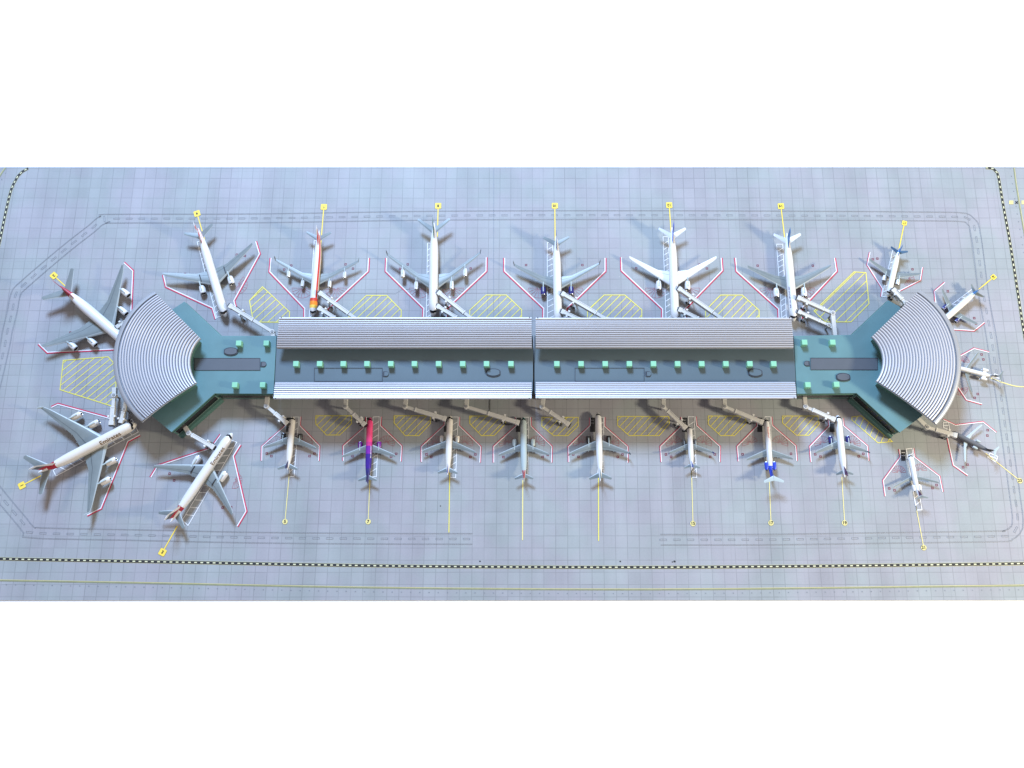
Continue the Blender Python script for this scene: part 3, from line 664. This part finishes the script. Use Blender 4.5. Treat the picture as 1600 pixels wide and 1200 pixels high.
# ------------------------------------------------------------------ aircraft
def airliner(name, label, cat, nose, tail, tips, engs, r, sweep=28, cr=.20, fus=WHITE, wing=WINGG, engm=WHITE, finm=SKYB, stabm=None,
             paint=None, rear=False, ttail=False, winglet=None, finh=None, slots=False, stab=None, hump=False, er=None, el=None, title=None, finpaint=None,
             ticks=None, group='model airliners parked around the terminal', bulge=False):
    zc = r * 1.75 + 1.2
    N = G(*nose, zc); T = G(*tail, zc); N.z = T.z = 0
    ax = (N - T); L_ = ax.length; ax.normalize(); rz = math.atan2(ax.y, ax.x); c = (N + T) / 2
    root = empty(name, (c.x, c.y, 0), rz); tag(root, label, cat, group)
    Mi = Matrix.Rotation(-rz, 3, 'Z')
    def loc(p, h):
        q = G(*p, h); q.z = 0; q = Mi @ (q - c); return q.x, q.y
    hl = L_ / 2; stabm = stabm or wing
    # fuselage ----------------------------------------------------
    stt = [0, .004, .012, .025, .045, .065, .085, .12, .165, .20, .26, .32, .38, .44, .5, .56, .62, .68, .73, .78, .83, .87, .91, .945, .97, .988, 1.0]
    def rad(t):
        if t < .13: return max(.02, (1 - (1 - t / .13) ** 2.1) ** .62) if t > 0 else .02
        if t < .66: return 1.0
        k = (t - .66) / .34; return max(.10, 1 - .9 * k ** 1.7)
    def zoff(t):
        if t < .13: return -.28 * (1 - t / .13) ** 1.5
        if t < .66: return 0
        k = (t - .66) / .34; return .62 * k ** 1.6
    nseg = 24; rows = []
    def sec(t, k, ex=1.0):
        rr = rad(t) * r; x = hl - t * L_; a = 2 * math.pi * k / nseg
        zz = math.cos(a); hz = 1.0
        if hump and zz > 0 and .03 < t < .36: hz = 1 + .22 * math.sin(min(1, (t - .03) / .10) * math.pi / 2) * (1 if t < .26 else max(0, (.36 - t) / .10))
        return Vector((x, math.sin(a) * rr * ex, zc + zoff(t) * r + zz * rr * hz * ex))
    for t in stt: rows.append([sec(t, k) for k in range(nseg)])
    mb = MB()
    def mf(a, b):
        t = (stt[a] + stt[a + 1]) / 2; an = (b + .5) / nseg * 360
        if an > 180: an -= 360
        if paint:
            q = paint(t, an)
            if q: return q
        return fus
    mb.grid(rows, fus, closed=True, mf=mf); mb.face(list(reversed(rows[0])), fus); mb.face(rows[-1], DKGREY)
    fu = mb.build('fuselage', root)
    # wing-body fairing
    # cockpit glass
    g = MB(); ts = [.026, .036, .046]; ks = [-5, -4, -3, -2, -1, 0, 1, 2, 3, 4, 5]
    if L_ < 100: ts = [.035, .048, .062]
    g.grid([[sec(t + abs(k) * .0035, k, 1.0) + Vector((.25, 0, .25)) for k in ks] for t in ts], GLASS); g.build('cockpit_window', fu)
    # fin base of windows lines
    wz = MB()
    for sd in (-1, 1):
        a = 2 * math.pi * 5.2 / nseg
        p0 = [Vector((hl - t * L_, sd * math.sin(a) * rad(t) * r * 1.008, zc + zoff(t) * r + math.cos(a) * rad(t) * r * 1.008)) for t in (.12, .3, .5, .7)]
        for p_, q_ in zip(p0, p0[1:]): wz.face([p_, q_, q_ + Vector((0, sd * .05, -.55)), p_ + Vector((0, sd * .05, -.55))], DKGREY)
    wz.build('window_line', fu, merge=False)
    # wings ---------------------------------------------------------
    wzr = zc - r * .62; ys = []; xs = []
    tips_l = [loc(p, wzr + 6) for p in tips]
    semi = sum(abs(t[1]) for t in tips_l) / len(tips_l); tx = sum(t[0] for t in tips_l) / len(tips_l)
    span = semi * 2; tz = wzr + semi * .085
    ctip = span * .028 + 1.2; xLEtip = tx + ctip * .5
    xLE = lambda y: xLEtip + (semi - y) * math.tan(R(sweep)) * (1 + .0 * y)
    crt = cr * span; yk = semi * .34; xTEr = xLE(0) - crt
    xTEk = xTEr - crt * .06
    xTEtip = xLEtip - ctip
    ysl = [r * .2, r * .9, yk * .6, yk, semi * .55, semi * .78, semi * .93, semi]
    def te(y):
        if y < yk: return xTEr + (xTEk - xTEr) * (max(0, y - r * .5) / (yk - r * .5)) ** 1.0
        return xTEk + (xTEtip - xTEk) * (y - yk) / (semi - yk)
    for sd in (1, -1):
        mb = MB(); rows = []
        for y in ysl:
            le = xLE(y); t_ = te(y); ch = le - t_; z = wzr + (tz - wzr) * (y / semi); th = ch * .10 if y < yk else ch * .085
            if y == semi: le -= ch * .25
            P_ = [(le, 0), (le - ch * .06, .5), (le - ch * .13, .72), (le - ch * .38, .9), (le - ch * .70, .5), (le - ch * .74, .42), (t_, 0), (le - ch * .5, -.45), (le - ch * .12, -.45)]
            rows.append([Vector((px, sd * y, z + q_ * th)) for px, q_ in P_])
        mmap = [WINGL if wing is WINGG else wing, WINGL if wing is WINGG else wing, wing, wing, WINGD if wing is WINGG else WINGL, wing, wing, wing, wing]
        mb.grid(rows, wing, closed=True, smooth=True, mf=lambda a, b: mmap[b]); mb.face(rows[-1], wing); mb.face(list(reversed(rows[0])), wing)
        for fy in (.2, .36, .48, .60, .72):           # flap track fairings
            y = semi * fy; z = wzr + (tz - wzr) * fy; x = te(y)
            mb.tube((x + 4.5, sd * y, z - .4), (x - 1.7, sd * y, z - .3), .55, .18, WINGL, 6)
        wg = mb.build('wing', root)
        if slots:
            y = semi * .27; s_ = MB(); z = wzr + (tz - wzr) * .27; ch = xLE(y) - te(y)
            s_.box((xLE(y) - ch * .5, sd * y, z + ch * .10), (ch * .62, 1.3, .8), BLACK); s_.build('walkway_stripe', wg)
        if winglet:
            s_ = MB(); x0 = xLEtip; e = ctip
            q0 = [Vector((x0 - e * .2, sd * semi, tz)), Vector((x0 - e, sd * semi, tz)), Vector((x0 - e * 1.7, sd * (semi + 1.6), tz + 5)), Vector((x0 - e * 1.15, sd * (semi + 1.6), tz + 5))]
            q1 = [p + Vector((0, sd * .5, 0)) for p in q0]; s_.face(q0, winglet); s_.face(list(reversed(q1)), winglet)
            for i in range(4): j = (i + 1) % 4; s_.face([q0[i], q1[i], q1[j], q0[j]], winglet)
            s_.build('winglet', wg)
    # engines ---------------------------------------------------------
    er_ = (er or r * .52) * 1.12; el_ = (el or er_ * 3.6) * 1.22
    lo = [loc(p, wzr - er_ * .3) for p in engs]
    if lo:
        lo.sort(key=lambda t: abs(t[1])); grp = [lo[i:i + 2] for i in range(0, len(lo), 2)]
        for g2 in grp:
            yy = sum(abs(t[1]) for t in g2) / len(g2); xx = sum(t[0] for t in g2) / len(g2) - (0 if rear else el_ * .09)
            for sd in (1, -1):
                ez = max(er_ + 1.2, wzr + (tz - wzr) * yy / semi - er_ * 1.05) if not rear else zc + r * .35
                mb = MB(); pr = [(-el_ * .5, er_ * .80), (-el_ * .35, er_ * .92), (-el_ * .1, er_ * 1.02), (el_ * .25, er_ * 1.04), (el_ * .44, er_ * .98), (el_ * .5, er_ * .88), (el_ * .46, er_ * .78), (el_ * .30, er_ * .74)]
                mb.lathe((xx, sd * yy, ez), (1, 0, 0), pr, engm, 16, mf=lambda a: ALU if a in (4, 5) else (BLACK if a == 6 else engm))
                en = mb.build('engine', root)
                f = MB(); f.tube((xx + el_ * .3, sd * yy, ez), (xx + el_ * .31, sd * yy, ez), er_ * .75, er_ * .75, BLACK, 16); f.tube((xx + el_ * .31, sd * yy, ez), (xx + el_ * .42, sd * yy, ez), er_ * .25, .05, ALU, 8); f.build('fan', en)
                f = MB(); f.tube((xx - el_ * .3, sd * yy, ez), (xx - el_ * .66, sd * yy, ez), er_ * .60, er_ * .2, DKGREY, 12); f.build('exhaust_cone', en)
                p = MB()
                if not rear:
                    xw = xLE(yy); p.box(((xx + el_ * .15 + xw - 5) / 2, sd * yy, ez + er_ * .95), (abs(xx + el_ * .15 - xw + 5), er_ * .34, er_ * .6), PALEG)
                else: p.box((xx, sd * (yy + r * .5) / 2, ez), (el_ * .5, abs(yy) , .9), fus)
                p.build('pylon', en)
    # tail ---------------------------------------------------------------
    fh = finh or L_ * .135; xt = -hl
    ztop = zc + zoff(.86) * r + rad(.86) * r * .8
    rootLE, rootTE, tipLE, tipTE = xt + L_ * .20, xt + L_ * .045, xt + L_ * .055, xt + L_ * (-.005)
    mb = MB(); rows = []
    for k in range(6):
        f = k / 5; le = rootLE + (tipLE - rootLE) * f; te_ = rootTE + (tipTE - rootTE) * f; ch = le - te_; z = ztop - 1.2 + (fh + 1.2) * f; th = max(.35, ch * .075)
        rows.append([Vector((le, 0, z)), Vector((le - ch * .3, th / 2, z)), Vector((te_, .1, z)), Vector((te_, -.1, z)), Vector((le - ch * .3, -th / 2, z))])
    mb.grid(rows, finm, closed=True, mf=(lambda a, b: finpaint(a / 5, b)) if finpaint else None); mb.face(rows[-1], finpaint(1, 0) if finpaint else finm)
    mb.build('tail_fin', root)
    ss = stab or span * .19; sz = (ztop + fh - .4) if ttail else zc + zoff(.93) * r
    sx = (tipLE - 1 if ttail else xt + L_ * .135)
    for sd in (1, -1):
        mb = MB(); rows = []
        for f in (0, .5, .93, 1):
            le = sx - ss * f * math.tan(R(sweep + 4)); ch = ss * (.52 - .30 * f) * (.6 if f == 1 else 1); y = sd * (f * ss + .1); z = sz + (0 if ttail else f * ss * .10); th = ch * .09
            rows.append([Vector((le, y, z)), Vector((le - ch * .12, y, z + th * .5)), Vector((le - ch * .4, y, z + th * .6)), Vector((le - ch, y, z)), Vector((le - ch * .4, y, z - th * .5))])
        sm_ = [WINGL if stabm is WINGG else stabm] + [stabm] * 4
        mb.grid(rows, stabm, closed=True, mf=lambda a, b: sm_[b]); mb.face(rows[-1], stabm); mb.build('tailplane', root)
    # landing gear ----------------------------------------------------------
    for (gx, gy) in ((hl - L_ * .11, 0), (xLE(0) - crt * .75, r * 1.15), (xLE(0) - crt * .75, -r * 1.15)):
        mb = MB(); wr_ = max(1.0, r * .17); mb.tube((gx, gy, wr_), (gx, gy, zc - r * .5), .5, .5, ALU, 8); gr = mb.build('landing_gear', root)
        mb = MB()
        for k in ((-1, 1) if gy == 0 or r < 6 else (-1.6, 1.6)):
            for q_ in ((0,) if gy == 0 or r < 6 else (-wr_ * 1.1, wr_ * 1.1)):
                mb.tube((gx + q_, gy + k * .9 - .35, wr_), (gx + q_, gy + k * .9 + .35, wr_), wr_, wr_, TYRE, 12)
        mb.build('wheel', gr)
    if ticks:
        mt, t0, t1, an, hh = ticks; k = MB(); rnd = random.Random(len(label)); t = t0
        while t < t1:
            x = hl - t * L_; wdt = rnd.uniform(.5, 1.1)
            for j in range(3):
                if rnd.random() < .75:
                    a0_ = R(an + j * hh / 3); a1_ = R(an + (j + 1) * hh / 3); rr = r + .12
                    k.face([Vector((xx_, math.sin(a_) * rr, zc + math.cos(a_) * rr)) for xx_, a_ in ((x, a0_), (x - wdt, a0_), (x - wdt, a1_), (x, a1_))], mt)
            t += (wdt + rnd.uniform(.4, .8)) / L_
        k.build('title', fu, merge=False)
    # titles -------------------------------------------------------------------
    for tt in (title or []):
        txt, tpos, ang, size, mt, flip = tt
        me = text_mesh(txt, size)
        bm = bmesh.new(); bm.from_mesh(me)
        bmesh.ops.triangulate(bm, faces=bm.faces); bmesh.ops.subdivide_edges(bm, edges=bm.edges, cuts=3, use_grid_fill=True)
        for v in bm.verts:
            u_, h_ = v.co.x * flip, v.co.y * flip
            x = hl - tpos * L_ + u_; a = R(ang) - (h_ / r) * (1 if ang > 0 else -1)
            v.co = Vector((x, math.sin(a) * (r + .22), zc + math.cos(a) * (r + .22))) * S
        bm.to_mesh(me); bm.free(); me.materials.clear(); me.materials.append(mt); me.name = 'title'
        o = bpy.data.objects.new('title', me); scn.collection.objects.link(o); o.parent = fu
    return root

def lettermarks(t0, t1, a0, a1, mt, n=9):
    """small unreadable title: alternate cells along the body"""
    return None
def tailband(t0, m):
    return lambda t, a: m if t > t0 else None

DB = 'airliner'
# ---- left end
def emfin(f, b): return WHITE if b in (0, 4) else (RED if f < .25 else (DKGREY if f < .75 else WHITE))
airliner('airliner', 'large four engined airliner with crimson tail, its nose tucked under the left fan roof', DB, (221, 556), (97, 449), [(190, 418), (64, 545)],
         [(196, 460), (190.5, 490), (114, 543), (142, 538)], 8.3, 35, .235, fus=WHITE, finm=RED, finh=27, stab=33, er=4.2, el=13,
         paint=lambda t, a: RED if t > .86 and abs(a) < 120 else None)
airliner('airliner', 'four engined airliner with gold lettering, nose at the lower tip of the left fan', DB, (213, 661.5), (63, 739), [(69, 640.7), (142, 803)],
         [(121, 648), (148, 660.4), (175, 719), (167, 749)], 8.3, 35, .235, fus=CREAM, engm=CREAM, finm=WHITE, finh=28, stab=33, er=4.2, el=13,
         paint=lambda t, a: RED if .84 < t < .90 and abs(a) < 130 else (WHITE if t >= .90 else None), finpaint=emfin,
         title=[('Emirates', .27, -40, 9.6, GOLD, 1)], winglet=PALEG)
airliner('airliner', 'long twin engined white airliner with gold lettering, third from the left along the bottom row', DB, (362.5, 676), (268, 816), [(240, 727.5), (362.5, 802.5)],
         [(309, 718.8), (350, 743.8)], 7.0, 31, .20, fus=WHITE, engm=WHITE, finm=WHITE, finh=24, stab=23, er=4.4, el=13, slots=True,
         paint=lambda t, a: RED if .84 < t < .89 and abs(a) < 130 else None, finpaint=emfin, title=[('Emirates', .26, -38, 8.8, GOLD, 1)])
# ---- upper row
airliner('airliner', 'white twin jet with red ringed engines and speckled red tail above the left pier end', DB, (352, 495), (311, 358), [(254, 429), (394, 381.5)],
         [(317.5, 454), (361.5, 438)], 7.0, 31, .20, finm=WHITE, finh=22, stab=24, er=4.4, el=11, slots=True,
         paint=lambda t, a: (SCAR if int(t * 90 + a * .07) % 3 == 0 else WHITE) if t > .86 else None, engm=WHITE,
         finpaint=lambda f, b: SCAR if int(f * 5 + b) % 2 == 0 else WHITE)
def iber(t, a):
    if .08 < t < .12: return YEL
    if .12 < t < .165: return ORANGE
    if .165 < t < .20: return SCAR
    if 32 < a < 58 and .20 < t < .93: return SCAR
    if 74 <= a < 110 and .20 < t < .9: return YEL
airliner('airliner', 'slim four engined airliner with scarlet, orange and yellow stripes and banded nose', DB, (488.5, 494), (499.5, 362), [(430, 408), (559, 407)],
         [(451.5, 431), (473.5, 445), (516, 444), (539, 430)], 6.3, 31, .165, finm=WHITE, finh=19, stab=20, er=2.6, el=9, paint=iber, winglet=WINGG,
         finpaint=lambda f, b: SCAR if f < .5 and b in (2, 3, 0, 1) else WHITE)
airliner('airliner', 'four engined hump backed white airliner with narrow dark green tail fin', DB, (677, 494), (678.5, 350), [(605.5, 397.5), (750, 396.5)],
         [(628.5, 429), (649, 448), (704.6, 447), (725.6, 428)], 7.3, 39, .20, finm=GREENF, finh=21, stab=26, er=3.0, el=11, hump=True, winglet=DKGREY)
airliner('airliner', 'white twin jet with dark blue engines and violet blue tail in the top row', DB, (872, 507), (869, 370), [(803, 414), (935.5, 413)],
         [(847.5, 456), (891, 455)], 6.7, 31, .18, finm=NAVY, finh=20, stab=21, er=3.7, el=11, engm=NAVY, winglet=DKGREY)
airliner('airliner', 'all white twin jet with white wings and slim blue tail in the top row', DB, (1055, 505), (1049.5, 357), [(983.4, 402.7), (1119.4, 402)],
         [(1028.4, 447), (1073.4, 447)], 6.9, 34, .20, wing=WHITEWING, finm=ROYAL, finh=20, stab=22, er=4.0, el=12)
airliner('airliner', 'white twin jet with grey wings at the right corner of the long ribbed roof', DB, (1240.6, 502), (1228.5, 366), [(1165, 417), (1295, 415)],
         [(1211.6, 458), (1254.7, 458)], 6.9, 31, .20, finm=SKYB, finh=20, stab=22, er=4.1, el=12, stabm=WHITEWING, ticks=(NAVY, .14, .38, -50, 16))
airliner('airliner', 'small white and pale blue jet parked above the right pier end', DB, (1388, 461.6), (1404.5, 389), [(1358, 404), (1438.8, 427)],
         [(1381, 435), (1402, 441)], 4.6, 25, .17, finm=SKYB, finh=14, stab=14, er=2.8, el=8, stabm=DULLB, paint=lambda t, a: SKYB if t > .9 else None)
airliner('airliner', 'small white jet with navy engines, nose under the top of the right fan roof', DB, (1466, 508), (1528, 453.5), [(1472, 451), (1528, 504.7)],
         [(1476, 481), (1497, 500)], 4.8, 25, .18, finm=SKYB, finh=13, stab=14, er=2.9, el=9, engm=NAVY, paint=lambda t, a: SKYB if t > .88 else None)
# ---- regional jets on the right
airliner('regional_jet', 'tiny white regional jet with black tail fin, its nose at the right fan roof', 'regional jet', (1486, 572), (1558, 590.5), [(1530, 556), (1518, 617)],
         [(1537, 580), (1535, 594)], 3.5, 24, .13, finm=BLACK, finh=9, stab=9, er=2.0, el=8, rear=True, ttail=True)
airliner('regional_jet', 'dark grey regional jet with black tail fin below the right fan roof', 'regional jet', (1487, 675), (1549, 707), [(1538, 668), (1504, 722)],
         [(1527, 689), (1522, 699)], 3.7, 22, .12, fus=DKGREY, wing=PALEG, finm=BLACK, finh=10, stab=9, er=1.7, el=6, engm=PALEG, rear=True, ttail=True)  # shadow is put into the dark body colour; the jet itself is grey-white
airliner('regional_jet', 'small white rear engined jet standing alone at the lower right', 'regional jet', (1421, 709.5), (1435.5, 778), [(1392, 758), (1464, 757)],
         [(1426, 764), (1435.5, 762)], 3.9, 22, .12, finm=PLUM, finh=10, stab=9, er=2.0, el=7, rear=True, ttail=True)
# ---- lower row
airliner('airliner', 'ivory jet with black engines, leftmost of the small bottom row jets', DB, (457.5, 650.6), (450, 735), [(410, 699.5), (492, 698.4)],
         [(442.5, 681.5), (468.8, 681)], 4.8, 25, .18, fus=CREAM, finm=NAVY, finh=13, stab=15, er=3.0, el=8.5, engm=BLACK,
         ticks=(BROWNL, .12, .42, 38, 22))
def wizz(t, a):
    return PINK if t < .38 else (MAGENTA if t < .46 else (PURPLE if t < .56 else (INDIGO if t < .80 else NAVY)))
airliner('airliner', 'pink airliner fading through purple to navy at its tail', DB, (578.4, 652), (574.6, 756), [(534.4, 712.5), (617.8, 711.6)],
         [(564, 694), (593.4, 694.5)], 4.8, 25, .18, fus=PINK, paint=wizz, finm=NAVY, finh=13, stab=14, er=3.0, el=8.5, engm=PURPLE, ticks=(WHITE, .44, .62, -58, 22))
airliner('airliner', 'ivory jet with pale engines and blue tail, right of the pink and purple jet', DB, (703.4, 648.8), (699.7, 742.5), [(659.4, 706), (742.8, 704.6)],
         [(690.7, 685), (715.3, 684.5)], 4.8, 25, .18, fus=CREAM, finm=ROYAL, finh=12, stab=15, er=2.8, el=8.5, engm=CREAM)
airliner('airliner', 'pale grey jet with teal nose and two crimson stripes on its tail', DB, (817.8, 651.6), (818.8, 753), [(778.4, 710.6), (857, 709)],
         [(803.8, 691), (832.8, 690)], 4.9, 25, .18, fus=PALEG, finm=RED, finh=12, stab=14, er=2.9, el=8.5, engm=PALEG,
         paint=lambda t, a: TEALN if t < .04 else (RED if t > .83 and 8 < abs(a) < 50 and t < .95 else None))
airliner('airliner', 'white jet with black ringed engines standing without a boarding bridge in the bottom row', DB, (934.4, 644), (938, 752), [(889.6, 708.4), (982.5, 707)],
         [(919.4, 685.5), (951, 685)], 4.9, 25, .19, finm=TEALN, finh=13, stab=17, er=3.1, el=9, engm=BLACK, winglet=DKGREY)
airliner('airliner', 'smallest white jet of the bottom row with a blue tail fin and grey engines', DB, (1077, 665.6), (1081, 733), [(1046, 706.9), (1113.5, 705.6)],
         [(1069.7, 690), (1087.5, 689.5)], 4.1, 24, .17, finm=ROYAL, finh=11, stab=12, er=2.4, el=7, engm=DKGREY, winglet=NAVY)
def md(t, a): return ROYAL if t > .80 else None
airliner('airliner', 'white jet with two rear mounted royal blue engines and a high white tailplane', DB, (1197.2, 652.5), (1205.3, 750), [(1162.5, 716.3), (1235, 717)],
         [(1196, 729), (1208.5, 728.5)], 4.2, 24, .19, finm=ROYAL, finh=12, stab=15, er=2.5, el=10, engm=ROYAL, rear=True, ttail=True, paint=md, stabm=PALEG, ticks=(SCAR, .16, .34, -20, 30))
airliner('airliner', 'white jet with navy engines and plum tail, rightmost jet with a bridge below the pier', DB, (1309, 648), (1319.2, 746.5), [(1275.3, 705), (1356.5, 706)],
         [(1297, 686), (1324, 685.5)], 5.2, 25, .18, finm=PLUM, finh=13, stab=13, er=3.0, el=9, engm=NAVY, winglet=DKGREY)

# ------------------------------------------------------------------ boarding bridges
def bridge(label, wall, rot, end, h=17, wd=6.4, split=.42, wheels=.72, hw=None):
    W = G(*wall, h); Rp = G(*rot, h); E = G(*end, h)
    for p in (W, Rp, E): p.z = h
    root = empty('boarding_bridge', (Rp.x, Rp.y, 0)); tag(root, label, 'boarding bridge', 'boarding bridges around the terminal')
    o = Vector((Rp.x, Rp.y, 0)); W -= o; E -= o; C0 = Vector((0, 0, h)); ht = 6.0
    if (W - C0).length > 3:
        mb = MB(); mb.beam(W, C0, wd * 1.0, ht, BRIDGE); mb.build('fixed_corridor', root, bevel=.4)
    mb = MB(); mb.tube((0, 0, h - 3.6), (0, 0, h + 3.8), wd * .62, wd * .62, BRIDGE, 20); ro = mb.build('rotunda', root, bevel=.4)
    mb = MB(); mb.tube((0, 0, h + 3.7), (0, 0, h + 4.6), wd * .38, wd * .3, BRIDGED, 16); mb.build('rotunda_cap', ro)
    mb = MB(); mb.tube((0, 0, 0), (0, 0, h - 3.6), 1.5, 1.5, BRIDGED, 12); mb.build('column', root)
    d = (E - C0); dist = d.length; d.normalize(); n = Vector((-d.y, d.x, 0)); th = math.atan2(d.y, d.x)
    M_ = C0 + d * dist * split
    mb = MB(); mb.beam(C0 + d * wd * .5, M_ + d * 2, wd * .78, ht * .82, BRIDGE); mb.build('inner_tunnel', root, bevel=.3)
    mb = MB(); mb.beam(M_, E - d * 4.2, wd, ht, BRIDGE)
    tn = mb.build('outer_tunnel', root, bevel=.4)
    mb = MB()
    for k in (-1, 1): mb.beam(M_ + n * k * wd * .36 + Vector((0, 0, ht * .5 + .25)), E - d * 5 + n * k * wd * .36 + Vector((0, 0, ht * .5 + .25)), .6, .5, BRIDGEL)
    mb.beam(M_ + Vector((0, 0, ht * .5 + .2)) - d * .2, M_ + Vector((0, 0, ht * .5 + .2)) + d * 1.2, wd * 1.08, .8, BRIDGEL)
    mb.build('roof_rail', tn)
    c = E - d * 2.2
    mb = MB(); mb.box((c.x, c.y, h), (6.0, wd * 1.25, ht * 1.08), BRIDGE, th); cab = mb.build('cab', root, bevel=.5)
    mb = MB(); e2 = E + d * 1.4; mb.box((e2.x, e2.y, h), (1.6, wd * 1.1, ht), BLACK, th); mb.build('canopy_bellows', cab)
    p = C0 + d * dist * wheels
    for k in (-1, 1):
        q_ = p + n * k * (wd * .5 + 1.5); mb = MB(); mb.box((q_.x, q_.y, (h + 2) / 2 + 2.0), (1.8, 1.8, h - 1), BRIDGEL, th); mb.box((q_.x, q_.y, h + 3.2), (3.0, 2.6, 2.6), BRIDGEL, th); lg = mb.build('lift_leg', root)
        mb = MB()
        for j in (-1, 1):
            a = Vector((q_.x, q_.y, 2.1)) + d * j * 2.2; mb.tube(a - n * .8, a + n * .8, 2.1, 2.1, TYRE, 14)
        mb.beam(Vector((q_.x, q_.y, 3.2)) - d * 3, Vector((q_.x, q_.y, 3.2)) + d * 3, 1.2, 1.4, BRIDGED); mb.build('wheel', lg)
    # service stair
    a = E - d * 9 - n * (wd * .5 + 1.6); b = a - d * 11; mb = MB()
    a2 = Vector((a.x, a.y, h - 2)); b2 = Vector((b.x, b.y, 1))
    for k in (-1, 1): mb.beam(a2 + n * k * 1.0, b2 + n * k * 1.0, .5, .9, DKGREY)
    for k in range(8): s_ = a2.lerp(b2, (k + .5) / 8); mb.box((s_.x, s_.y, s_.z), (.9, 2.0, .3), BLACK, th)
    mb.build('service_stair', root)
    return root
bridge('boarding bridge reaching the ivory jet with black engines', (418, 617), (416.8, 635), (449.5, 662.5))
bridge('boarding bridge reaching the pink and purple airliner', (540.6, 620), (540, 635.6), (570.5, 664.5))
bridge('boarding bridge reaching the ivory nosed jet with pale engines', (634.5, 620), (633, 635.6), (697, 655), split=.25)
bridge('boarding bridge reaching the pale grey jet with crimson tail stripes', (730, 620), (728.4, 635.6), (811, 661), split=.42)
bridge('boarding bridge ending over yellow hatching, touching no aircraft', (849.5, 620), (847, 636), (889, 664), split=.3)
bridge('boarding bridge reaching the smallest jet of the bottom row', (1036.5, 620), (1036.3, 636), (1071.5, 669.5), split=.2)
bridge('boarding bridge reaching the jet with royal blue rear engines', (1131.6, 620), (1132, 635.8), (1191.5, 660.5), split=.28)
bridge('boarding bridge reaching the jet with navy engines and plum tail', (1256.6, 617), (1258, 635.8), (1304, 656.5), split=.25)
bridge('boarding bridge reaching the long airliner with gold lettering from the lower left pier wing', (285, 661), (295.5, 677), (334.5, 699.5), split=.15)
bridge('boarding bridge on the outside left of the pair serving the large airliner with gold lettering', (179.5, 606), (179, 618), (174.5, 664), h=19, split=.4)
bridge('short boarding bridge between its longer neighbour and the left fan roof tip', (197, 628), (195, 640), (189, 661), h=17, split=.2, wd=5.2)
bridge('boarding bridge under the left fan roof reaching the large airliner with crimson tail', (222, 487), (210, 494), (183, 512), h=18, split=.3, wd=5.4)
bridge('long boarding bridge reaching the white twin jet with red ringed engines', (427.5, 527), (426, 519), (359, 478), h=19, split=.45)
T_B = [('slim striped four engined airliner', (552, 493), (499.4, 458), (520, 494.5), (498, 481.5)),
       ('hump backed airliner with green tail', (731, 492), (684.8, 457), (711, 494.5), (683, 478.5)),
       ('twin jet with dark blue engines', (941, 492), (878, 459), (902, 496), (877.5, 487)),
       ('all white twin jet', (1123, 493), (1060, 451), (1088, 495), (1060.5, 484))]
for nm, a, b, a2, b2 in T_B:
    bridge('longer boarding bridge reaching the wing root door of the ' + nm, (a[0] + 16, a[1] + 28), (a[0] + 8, a[1] + 8), b, h=19, split=.25)
    bridge('shorter boarding bridge reaching the nose door of the ' + nm, (a2[0] + 18, a2[1] + 28), (a2[0] + 10, a2[1] + 7), b2, h=17, split=.2)
bridge('upper long boarding bridge reaching the white twin jet with grey wings at the roof corner', (1304.4, 525), (1300.6, 489.8), (1246, 465.5), h=21, split=.25)
bridge('lower boarding bridge reaching the white twin jet with grey wings at the roof corner', (1303, 514), (1294.5, 508.5), (1247, 487.5), h=18, split=.3, wd=5.6)
bridge('boarding bridge reaching the small pale blue jet above the right pier end', (1424, 484), (1414.4, 474.5), (1394.5, 452.5), h=17, split=.3)
bridge('boarding bridge covering the nose of the shade-darkened regional jet', (1434, 654), (1448, 668), (1494, 681), h=17, split=.3)
